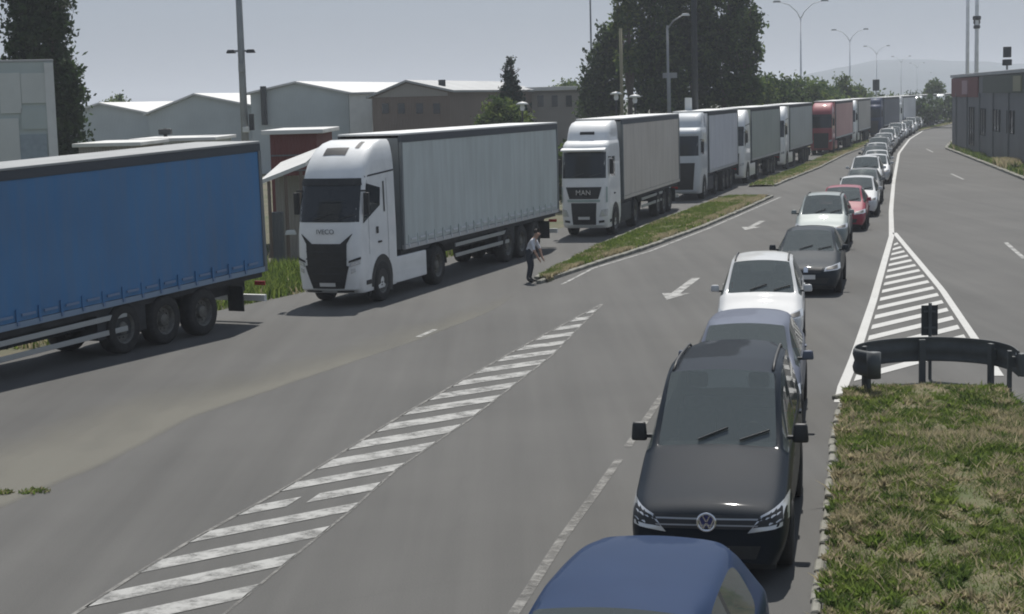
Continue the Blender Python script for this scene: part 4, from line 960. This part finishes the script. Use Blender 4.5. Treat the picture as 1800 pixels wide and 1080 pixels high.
gable('warehouse', 'low grey gabled warehouse beside the dark cypress like tree', 128, (118, 204), (176, 184), (262, 201), 30, M['clad_grey'], M['roofpale'])
gable('warehouse', 'grey gabled warehouse behind the tall mast with floodlights', 124, (262, 201), (343, 168), (440, 187), 34, M['clad_grey'], M['roofpale'])
o, cx = gable('warehouse', 'largest grey gabled warehouse, just left of the white wall section', 120, (440, 166), (521, 147), (612, 165), 36, M['clad_grey'], M['roofpale'])
p = at(463, 170, 119.6); MB().tube([(p.x-cx, -.35, 3.4), (p.x-cx, -.35, at(463, 152, 120).z)], .22, 10).build('vent_pipe', M['signback'], o)
o, cx = gable('storehouse', 'brown gabled storehouse right of the white wall section', 112, (654, 171), (715, 145), (790, 161), 24, M['clad_brown'], M['roofgrey'])
gz = MB(); a, p, c = at(657, 172, 112), at(715, 147, 112), at(787, 163, 112); gz.poly([(a.x-cx, -.05, a.z), (c.x-cx, -.05, a.z), (c.x-cx, -.05, c.z), (p.x-cx, -.05, p.z)]); gz.build('gable_cladding', M['clad_tan'], o)
for x0 in (672, 700, 732, 762): rect(o, cx, 112, 'window', x0, x0+11, 182, 200, M['bwin'])
MB().tube([(at(775, 150, 112).x-cx, 2, 4), (at(775, 150, 112).x-cx, 2, at(775, 140, 112).z)], .25, 10).build('roof_vent', M['signback'], o)
def block(name, label, Y, x0, x1, y0, depth, wm, rm, rz_=0, over=.2, th=.14):
    a, b_ = at(x0, y0, Y), at(x1, y0, Y); cx = (a.x+b_.x)/2; h = (a.z+b_.z)/2
    o = thing(name, label, 'building', (cx, Y, 0))
    MB().box((0, depth/2, h/2-.05), (b_.x-a.x, depth, h+.1)).build('wall', wm, o)
    MB().box((0, depth/2, h+th/2+.003), (b_.x-a.x+over*2, depth+over*2, th)).build('roof', rm, o, bevel=.02)
    return o, cx
block('white_annex', 'blank off white wall section between grey warehouse and brown storehouse', 116, 613, 653, 166, 14, M['offwhite'], M['roofgrey'])
o, cx = block('long_building', 'long low grey building with dark openings behind the round bush', 135, 792, 1030, 161, 18, M['clad_tan'], M['roofpale'], over=.4, th=.3)
for x0 in (800, 822, 844, 945, 970, 995): rect(o, cx, 135, 'window', x0, x0+10, 168, 188, M['bwin'])
rect(o, cx, 135, 'fascia', 793, 1029, 162, 167, M['clad_dark'])
o, cx = block('red_hut', 'small dark red hut with white roof behind the white high roof lorry', 56, 474, 556, 236, 5, M['clad_red'], M['roofpale'], over=.25)
for zz in (2.6, 3.1): MB().box((0, -.03, zz), (1.5, .05, .05)).build('cladding_trim', M['clad_dark'], o)
o = thing('shelter', 'open shelter with sloping white canopy beside the rear of the blue trailer', 'building', (at(503, 300, 50).x, 50, 0))
a = at(466, 318, 50); b_ = at(540, 288, 50); ox = o.location.x
cq = [Vector((-.75, -.3, 2.45)), Vector((.62, -.3, 2.95)), Vector((.80, 3.4, 3.35)), Vector((-.60, 3.4, 2.85))]; cm_ = MB(); cm_.poly(cq); cm_.poly([v+Vector((0, 0, .12)) for v in cq])
for i in range(4): cm_.quad(cq[i], cq[(i+1) % 4], cq[(i+1) % 4]+Vector((0, 0, .12)), cq[i]+Vector((0, 0, .12)))
cm_.build('canopy', M['roofpale'], o, fix=True)
for x_ in (-.5, .0, .45): MB().box((x_, -.2, 1.4), (.09, .09, 2.55+x_*.55)).build('post', M['clad_brown'], o)
MB().box((0, 1.9, 1.3), (1.2, .1, 2.6)).build('back_wall', M['clad_tan'], o)
MB().box((.10, -.3, 1.02), (.34, .25, .14), taper=.7).build('basin', M['offwhite'], o, bevel=.03)
MB().box((-.35, .2, .8), (.35, .35, 1.6)).build('cupboard', M['clad_dark'], o, bevel=.02)
block('low_shed', 'low shed with white roof between the dark tree and the blue trailer', 64, 138, 240, 258, 5, M['clad_tan'], M['roofpale'])
block('low_shed', 'longer low shed with white roof right behind the middle of the blue trailer', 70, 236, 372, 249, 5, M['clad_grey'], M['roofpale'])
o = mast(288, 74, at(288, 226, 74).z, .12, 'short dark vent stack over the longer low shed', M['signback'], 'vent_stack'); o['category'] = 'vent'
MB().box((0, 0, at(288, 232, 74).z), (.55, .4, .25)).build('cowl', M['signback'], o, bevel=.05)
o, cx = block('panelled_building', 'pale green grey panelled building in front of the dark tree', 60, -60, 90, 110, 8, M['facade'], M['roofgrey'], over=.02, th=.08); o.rotation_euler = (0, 0, R(15))
for x0, x1, y0, y1, mm in ((2, 34, 128, 200, 'facade2'), (38, 82, 128, 182, 'facade2'), (38, 82, 190, 228, 'facade'), (2, 32, 208, 300, 'facade2'), (38, 80, 236, 300, 'bpanel')):
    M.setdefault('bpanel', mat('facade_glass', (.28, .33, .36), .25, var=.1)); rect(o, cx, 60, 'facade_panel', x0, x1, y0, y1, M[mm], .05)
rect(o, cx, 60, 'corner_trim', 86, 90.5, 110, 300, M['offwhite'], .07)
# grey wall building on the right, along the slip road
o = thing('roadside_building', 'dark grey flat roofed building with reddish end beside the slip road', 'building', (34.9, 133, 0), math.atan2(-37.1, -5.42))
Lw = 58
MB().box((Lw/2, 5.0, 2.7), (Lw, 10, 5.6)).build('wall', M['clad_dark'], o)
MB().box((Lw/2, 5.0, 5.62), (Lw+.3, 10.3, .22)).build('roof', M['roofgrey'], o, bevel=.02)
MB().box((8, -.04, 4.75), (15.8, .10, 1.4)).build('fascia', M['clad_red'], o)
MB().box((38, -.04, 4.9), (39, .10, 1.1)).build('fascia', mat('fascia_olive', (.07, .085, .065), .7, var=.1), o)
M['pinksign'] = mat('pink_sign', (.36, .22, .24), .6); M['yellowsign'] = mat('yellow_sign', (.24, .235, .14), .6)
MB().box((9.0, -.12, 4.75), (3.2, .06, 1.0)).build('wall_sign', M['pinksign'], o); MB().box((34, -.12, 4.9), (3.0, .06, .9)).build('wall_sign', M['yellowsign'], o)
for x_, w2, h2, z2 in ((12.5, 2.2, 2.6, 2.0), (18.5, 2.0, 1.7, 2.4), (25, 2.6, 1.3, 2.6), (31, 2.6, 1.3, 2.6)):
    wo = MB().box((x_, -.02, z2), (w2, .08, h2)).build('window', M['bwin'], o)
    for s in (-1, 0, 1): MB().box((x_+s*w2/2, -.05, z2), (.10, .10, h2+.1)).build('frame', M['signback'], wo)
for q in range(8): MB().box((3+q*6.8, -.05, 2.2), (.16, .12, 4.3)).build('pilaster', M['post_grey'], o)
o = thing('roof_signal', 'dark two box signal on a short post over the grey building', 'signal', (at(1770, 140, 100).x, 100, 5.72))
MB().box((0, 0, 1.02), (.42, .30, .62)).build('signal_box', M['signback'], o, bevel=.03); MB().box((0, 0, .42), (.5, .34, .36)).build('signal_box', M['signback'], o, bevel=.05); MB().tube([(0, 0, 0), (0, 0, .6)], .06, 8).build('post', M['pole'], o)

# ------------------------------------------------------------------ trees
M['leaf_d'] = leafy('leaf_dark', (.022, .042, .018), (.035, .058, .022), .3); M['leaf_m'] = leafy('leaf_mid', (.042, .078, .026), (.062, .10, .035), .4); M['leaf_l'] = leafy('leaf_light', (.085, .135, .036), (.115, .165, .05), .45); M['leaf_y'] = leafy('leaf_yellow_green', (.12, .16, .04), (.15, .19, .055), .45)
M['needle'] = mat('needle_blue_green', (.022, .045, .032), .8, var=.3, scale=2); M['bark'] = mat('bark', (.085, .07, .055), .95, var=.3, scale=5, bump=.5); M['barkp'] = mat('bark_pale', (.26, .25, .20), .9, var=.3, scale=3)
def tree(name, label, X, Y, blobs, n, ls, mats, h_tr, r_tr, group=None, bark=None, droop=0, clump=.45, per=22):
    """blobs: list of (dx, dy, z, rx, ry, rz) that make up the crown"""
    o = thing(name, label, 'tree', (X, Y, 0), group=group)
    tk = MB(); j = lambda a: random.uniform(-a, a)
    tr_ = [Vector((0, 0, -.1))]; steps = 6
    for i in range(1, steps+1): tr_.append(Vector((tr_[-1].x+j(.02)*h_tr, tr_[-1].y+j(.02)*h_tr, h_tr*i/steps)))
    tk.tube(tr_, [r_tr*(1-.8*i/steps) for i in range(steps+1)], 9)
    for bl in blobs:
        for q in range(5):
            st = tr_[random.randint(2, steps-1)]; e = Vector((bl[0]+j(.8)*bl[3], bl[1]+j(.8)*bl[4], bl[2]+j(.8)*bl[5]))
            if e.z < st.z: e.z = st.z+.5
            mid = st.lerp(e, .5)+Vector((j(.2), j(.2), .1)); tk.tube([st, mid, e], [r_tr*.32, r_tr*.2, r_tr*.06], 5)
    tk.build('trunk', bark or M['bark'], o, smooth=True)
    vol = np.array([b_[3]*b_[4]*b_[5] for b_ in blobs])**.75; vol /= vol.sum()
    P_ = []; MI = []; NR = []
    for bl, v in zip(blobs, vol):
        nc = max(4, int(n*v/per))
        for q in range(nc):
            d = rng.normal(size=3); d /= np.linalg.norm(d); r = rng.uniform(.35, 1.06)**.6
            c = np.array([bl[0]+d[0]*bl[3]*r, bl[1]+d[1]*bl[4]*r, bl[2]+d[2]*bl[5]*r]); s = clump*rng.uniform(.5, 1.3)
            pts = c + rng.normal(size=(per, 3))*s*np.array([.6, .6, .5]); P_.append(pts)
            k = rng.choice(len(mats), p=[.4, .35, .25] if len(mats) == 3 else None); kk = np.full(per, k); fl = rng.uniform(size=per) < .2; kk[fl] = rng.integers(0, len(mats), fl.sum()); MI.append(kk)
    P_ = np.concatenate(P_); MI = np.concatenate(MI); m_ = len(P_)
    ok = P_[:, 2] > .2; P_ = P_[ok]; MI = MI[ok]; m_ = len(P_)
    a = rng.normal(size=(m_, 3)); a /= np.linalg.norm(a, axis=1)[:, None]; b2 = rng.normal(size=(m_, 3)); b2 -= (b2*a).sum(1)[:, None]*a; b2 /= np.linalg.norm(b2, axis=1)[:, None]
    s = (ls*rng.uniform(.6, 1.4, m_))[:, None]
    V = np.stack([P_-a*s, P_+b2*s*.5, P_+a*s, P_-b2*s*.5], 1).reshape(-1, 3)
    me = bpy.data.meshes.new('crown'); me.vertices.add(m_*4); me.vertices.foreach_set('co', V.ravel()); me.loops.add(m_*4); me.loops.foreach_set('vertex_index', np.arange(m_*4, dtype=np.int32))
    me.polygons.add(m_); me.polygons.foreach_set('loop_start', np.arange(0, m_*4, 4, dtype=np.int32))
    for mm in mats: me.materials.append(mm)
    me.polygons.foreach_set('material_index', MI.astype(np.int32)); me.update(calc_edges=True); obj('crown', me, o); return o
D3 = [M['leaf_d'], M['leaf_m'], M['leaf_l']]; Md3 = [M['leaf_m'], M['leaf_d'], M['leaf_l']]; L3 = [M['leaf_m'], M['leaf_l'], M['leaf_y']]
px_ = lambda p, Y: at(p, 180, Y).x
X = px_(78, 73)
tree('poplar_tree', 'tall dark columnar tree behind the pale panelled building', X, 73, [(.0, 0, 10.5, 1.30, 1.3, 4), (-.15, 0, 7.6, 1.45, 1.3, 2.2), (.45, 0, 5.2, 1.15, 1.2, 2.0), (.75, 0, 3.6, .9, 1.0, 1.6), (1.15, -.2, 6.4, .45, .6, .7), (1.25, -.2, 5.3, .5, .6, .5)], 21000, .13, [M['leaf_d'], M['leaf_d'], M['leaf_m']], 13, .24, clump=.32)
# the poplar clump
Y = 114
for px, dy, bl, n, lab, mm in (
    (1150, 0, [(0, 0, 11, 1.7, 1.6, 5.5), (.3, 0, 6.0, 1.9, 1.6, 3.0), (-.3, 0, 14, 1.3, 1.2, 3)], 20000, 'tall dark poplar at the left of the clump behind the beige trailer', D3),
    (1212, 3, [(0, 0, 12, 1.8, 1.6, 6), (0, 0, 6.0, 1.9, 1.6, 3.5)], 20000, 'tall dark poplar in the middle of the clump behind the thick mast', D3),
    (1270, 1, [(0, 0, 12, 1.6, 1.5, 5), (0, 0, 6.5, 1.7, 1.5, 3.2), (1.3, 0, 9.6, 1.0, 1, 1.6)], 13000, 'tall poplar at the right of the clump with leaning side branches', Md3),
    (1062, 2, [(0, 0, 5.6, 1.35, 1.3, 2.6), (.4, 0, 8.2, .8, .8, 1.4), (-.3, 0, 4.0, 1.3, 1.2, 1.6)], 11000, 'shorter dark tree at the left edge of the poplar clump', D3),
    (1102, -2, [(0, 0, 11.2, .55, .55, 1.5), (-.3, 0, 9.6, .5, .5, .8), (.2, 0, 7.2, .6, .6, 1.0)], 2600, 'slender sparse yellow green tree beside the shorter dark tree', L3),
    (1316, -1, [(.1, 0, 9.3, .75, .8, .9), (.3, 0, 7.5, .65, .8, .8), (-.5, 0, 8.4, .6, .6, 1.0), (-.3, 0, 5.2, 1.2, 1.1, 1.5)], 4300, 'loose open crowned tree leaning out at the right of the poplars', Md3)):
    tree('poplar_tree', lab, px_(px, Y+dy), Y+dy, bl, n, .17, mm, max(b_[2] for b_ in bl)+1, .22, 'tall trees behind the lorries', clump=.42)
tree('bush', 'mid green bushy tree below the right side of the poplars', px_(1325, 125), 125, [(0, 0, 3.6, 1.9, 1.6, 2.2), (-1.0, 0, 3.0, 1.3, 1.3, 1.6)], 9000, .16, L3, 4, .15)
tree('bush', 'bright green round bush in front of the spruce', px_(880, 96), 96, [(0, 0, 2.9, 1.3, 1.3, 2.0), (-.6, 0, 2.6, .9, 1, 1.4), (.9, 0, 2.7, .95, 1, 1.5)], 12000, .12, [M['leaf_l'], M['leaf_y'], M['leaf_m']], 4, .12, clump=.3)
tree('bush', 'scrubby dark bush between the grey trailer and the flat fronted lorry', px_(992, 72), 72, [(0, 0, 1.6, 1.1, 1.0, 1.3), (-1.2, .5, 1.3, 1.0, 1, 1.1), (1.3, .3, 1.2, 1.0, 1, 1.0)], 6000, .10, Md3, 2, .07, clump=.3)
sp = [(0, 0, z_, r_, r_, .42) for z_, r_ in zip(np.linspace(2.2, at(897, 106, 99).z, 11), np.linspace(1.6, .12, 11))]
tree('spruce_tree', 'pointed blue green spruce standing behind the round bush', px_(898, 99), 99, sp, 13000, .11, [M['needle'], M['needle'], M['leaf_d']], at(897, 100, 99).z, .12, clump=.2)
far_t = [(1350, 128, 134, 1.5), (1382, 140, 139, 1.6), (1412, 146, 134, 1.8), (1440, 154, 142, 1.7), (1482, 175, 138, 1.9), (1462, 166, 156, 1.8), (1508, 190, 158, 2.4), (1535, 215, 163, 2.6), (1565, 240, 164, 3.0), (1592, 262, 163, 3.2), (1615, 282, 164, 3.2), (1643, 232, 146, 1.5), (1000, 150, 143, 1.3), (205, 150, 170, 1.5)]
flab = ['mid green tree nearest the lorries right of the poplars', 'first rounded tree left of the nearest two armed lamp', 'highest of the rounded trees, in front of the nearest two armed lamp', 'rounded tree just right of the nearest two armed lamp', 'cone shaped tree standing apart in front of the second lamp', 'low tree in the dip before the cone shaped tree', 'hazy low tree right of the cone shaped tree', 'hazy low tree behind the dark signal board', 'hazy spreading tree right of the dark signal board', 'hazy spreading tree over the last lorries', 'pale hazy tree near the far bend', 'dark upright tree beside the grey roadside building', 'small dark tree above the end of the long low building', 'small dark tree over the lowest warehouse roof']
for (px, Y, py, r_), lab in zip(far_t, flab):
    h = at(px, py, Y).z; cone = 'cone' in lab
    bl = [(0, 0, h-r_*.75, r_*.75, r_*.7, r_*.75), (-r_*.5, 0, h-r_*1.4, r_*.9, r_*.8, r_*.8), (r_*.55, 0, h-r_*1.5, r_*.9, r_*.8, r_*.85), (0, 0, h-r_*2, r_*1.2, r_, r_)] if not cone else [(0, 0, h-.6, .7, .7, .8), (0, 0, h-1.8, 1.5, 1.3, 1.0), (0, 0, h-3.2, 2.3, 2, 1.3)]
    if 'upright' in lab: bl = [(0, 0, h-1.5, r_*.8, r_*.8, 1.6), (0, 0, h-3.4, r_*.9, r_*.9, 2)]
    tree('field_tree', lab, px_(px, Y), Y, bl, 6200, .17 if Y < 180 else .24, Md3 if Y > 235 or Y < 145 else L3, h*.8, .16, 'trees along the far roadside', clump=.55, per=16)
# hedge line under the far trees
hb = []
tree('hedge', 'long low dark hedge below the far rounded trees', px_(1480, 205), 205, [(x_, random.uniform(-2, 2), 1.8+random.uniform(0, .8), 2.2, 1.8, 1.6) for x_ in np.arange(-11, 14, 2.2)], 9000, .25, D3, 1.5, .1, clump=.5, per=16)['category'] = 'hedge'
# hills
hm = MB(); rows = []
for i, y_ in enumerate(np.linspace(1500, 2600, 12)):
    row = []
    for x_ in np.linspace(-400, 2600, 90):
        env = 36*math.exp(-((x_-300)/110)**2) + 30*math.exp(-((x_-480)/160)**2) + 16*math.exp(-((x_-1000)/300)**2) - 5
        nz = 2.5*math.sin(x_*.021+i)+1.5*math.sin(x_*.053+i*2)
        row.append((x_+.25*(y_-1500), y_, max(-2, (env+nz)*math.sin(math.pi*min(1, (i+.01)/11)) * 1.0)))
    rows.append(row)
hm.grid(rows); tag(hm.build('hills', mat('hill_woods_hazed', (.05, .075, .085), .95, var=.3, scale=.01), smooth=True), kind='structure')  # woods colour shifted to blue: distance haze partly painted in

# ------------------------------------------------------------------ the person at the tip of the median
def person():
    gx_, gy_ = gp(931, 496)
    root = thing('person', 'person in pale shirt and dark trousers bending forward at the tip of the median', 'person', (gx_, gy_, 0), R(-20))
    V = []; E = []; Rd = []; tg = []
    def add(p, r, par=None, t='t'):
        V.append(p); Rd.append(r); tg.append(t)
        if par is not None: E.append((par, len(V)-1))
        return len(V)-1
    pel = add((0, 0, .80), .115, None, 't'); sp_ = add((.05, 0, .92), .105, pel, 's'); ch = add((.12, 0, 1.06), .125, sp_, 's'); nk = add((.185, 0, 1.17), .05, ch, 'k'); hdb = add((.23, 0, 1.23), .075, nk, 'k'); hdt = add((.26, 0, 1.31), .085, hdb, 'k')
    for s in (1, -1):
        hp = add((.0, s*.085, .76), .085, pel, 't'); kn = add((.05, s*.10, .42), .058, hp, 't'); an = add((-.02, s*.11, .10), .040, kn, 't'); ft = add((.05, s*.12, .04), .038, an, 'b'); add((.16, s*.13, .03), .030, ft, 'b')
        sh = add((.13, s*.165, 1.08), .056, ch, 's'); el = add((.22, s*.22, .86), .040, sh, 's' if s > 0 else 's'); wr_ = add((.30, s*.16, .66), .028, el, 'k'); pm = add((.33, s*.15, .60), .030, wr_, 'k')
        for q, (a, ln) in enumerate(((-.030, .055), (-.012, .075), (.006, .080), (.024, .070))):
            k1 = add((.34+ln*.25, s*.15+a, .60-ln*.55), .010, pm, 'k'); add((.34+ln*.35, s*.15+a, .60-ln), .008, k1, 'k')
        t1 = add((.36, s*.15-s*.045, .585), .010, pm, 'k')
    me = bpy.data.meshes.new('body'); me.from_pydata(V, E, []); ob = bpy.data.objects.new('tmpbody', me); C.objects.link(ob)
    md = ob.modifiers.new('k', 'SKIN'); 
    for i, r in enumerate(Rd): me.skin_vertices[0].data[i].radius = (r, r)
    me.skin_vertices[0].data[0].use_root = True
    s2 = ob.modifiers.new('s', 'SUBSURF'); s2.levels = 1; s2.render_levels = 1
    ev = bpy.data.meshes.new_from_object(ob.evaluated_get(bpy.context.evaluated_depsgraph_get())); bpy.data.objects.remove(ob)
    ms = {'t': 0, 's': 1, 'k': 2, 'b': 3}; VV = np.array(V)
    for m_ in (mat('dark_trousers', (.035, .042, .055), .85, var=.2), mat('pale_shirt', (.60, .61, .64), .85, var=.08), mat('skin', (.42, .26, .19), .6), mat('shoes', (.02, .02, .02), .6)): ev.materials.append(m_)
    seg = [(np.array(V[a]), np.array(V[b_]), tg[b_]) for a, b_ in E]
    for pl in ev.polygons:
        c = np.array(pl.center); best = None
        for a, b_, t in seg:
            ab = b_-a; u = np.clip(np.dot(c-a, ab)/np.dot(ab, ab), 0, 1); d = np.linalg.norm(c-a-u*ab)
            if best is None or d < best[0]: best = (d, t)
        pl.material_index = ms[best[1]]; pl.use_smooth = True
    obj('body', ev, root)
    hr_ = MB(); cc = Vector((.235, 0, 1.325))
    rows = [[tuple(cc+Vector((-.095*math.cos(R(a))*math.cos(t)*1.0, .088*math.cos(R(a))*math.sin(t), .075*math.sin(R(a))))) for t in np.linspace(-2.0, 2.0, 13)] for a in (-30, 0, 30, 60, 88)]
    hr_.grid(rows).build('hair', mat('dark_hair', (.025, .02, .016), .8), root, smooth=True)
    for s in (1, -1): MB().box((.318, s*.032, 1.285), (.008, .02, .01)).build('eye', M['black'], root); MB().box((.255, s*.083, 1.265), (.03, .012, .05)).build('ear', bpy.data.materials['skin'], root, bevel=.004)
    MB().box((.325, 0, 1.262), (.025, .022, .035), taper=.5).build('nose', bpy.data.materials['skin'], root); MB().box((.312, 0, 1.232), (.006, .04, .008)).build('mouth', bpy.data.materials['redlamp'] if 0 else mat('lips', (.3, .13, .11), .6), root)
person()

# ------------------------------------------------------------------ air
hz = MB().box((0, 2400, 24), (7000, 5700, 51)); hm_ = bpy.data.materials.new('haze'); N, Lk = nodes(hm_); N.remove(N['Principled BSDF'])
pv = N.new('ShaderNodeVolumePrincipled'); pv.inputs['Density'].default_value = .0006; pv.inputs['Color'].default_value = (.86, .92, 1.0, 1); pv.inputs['Anisotropy'].default_value = .2
Lk.new(pv.outputs[0], N['Material Output'].inputs['Volume'])
ho = hz.build('haze', hm_, fix=True); tag(ho, 'pale summer haze in the air over the road', 'haze', kind='stuff')
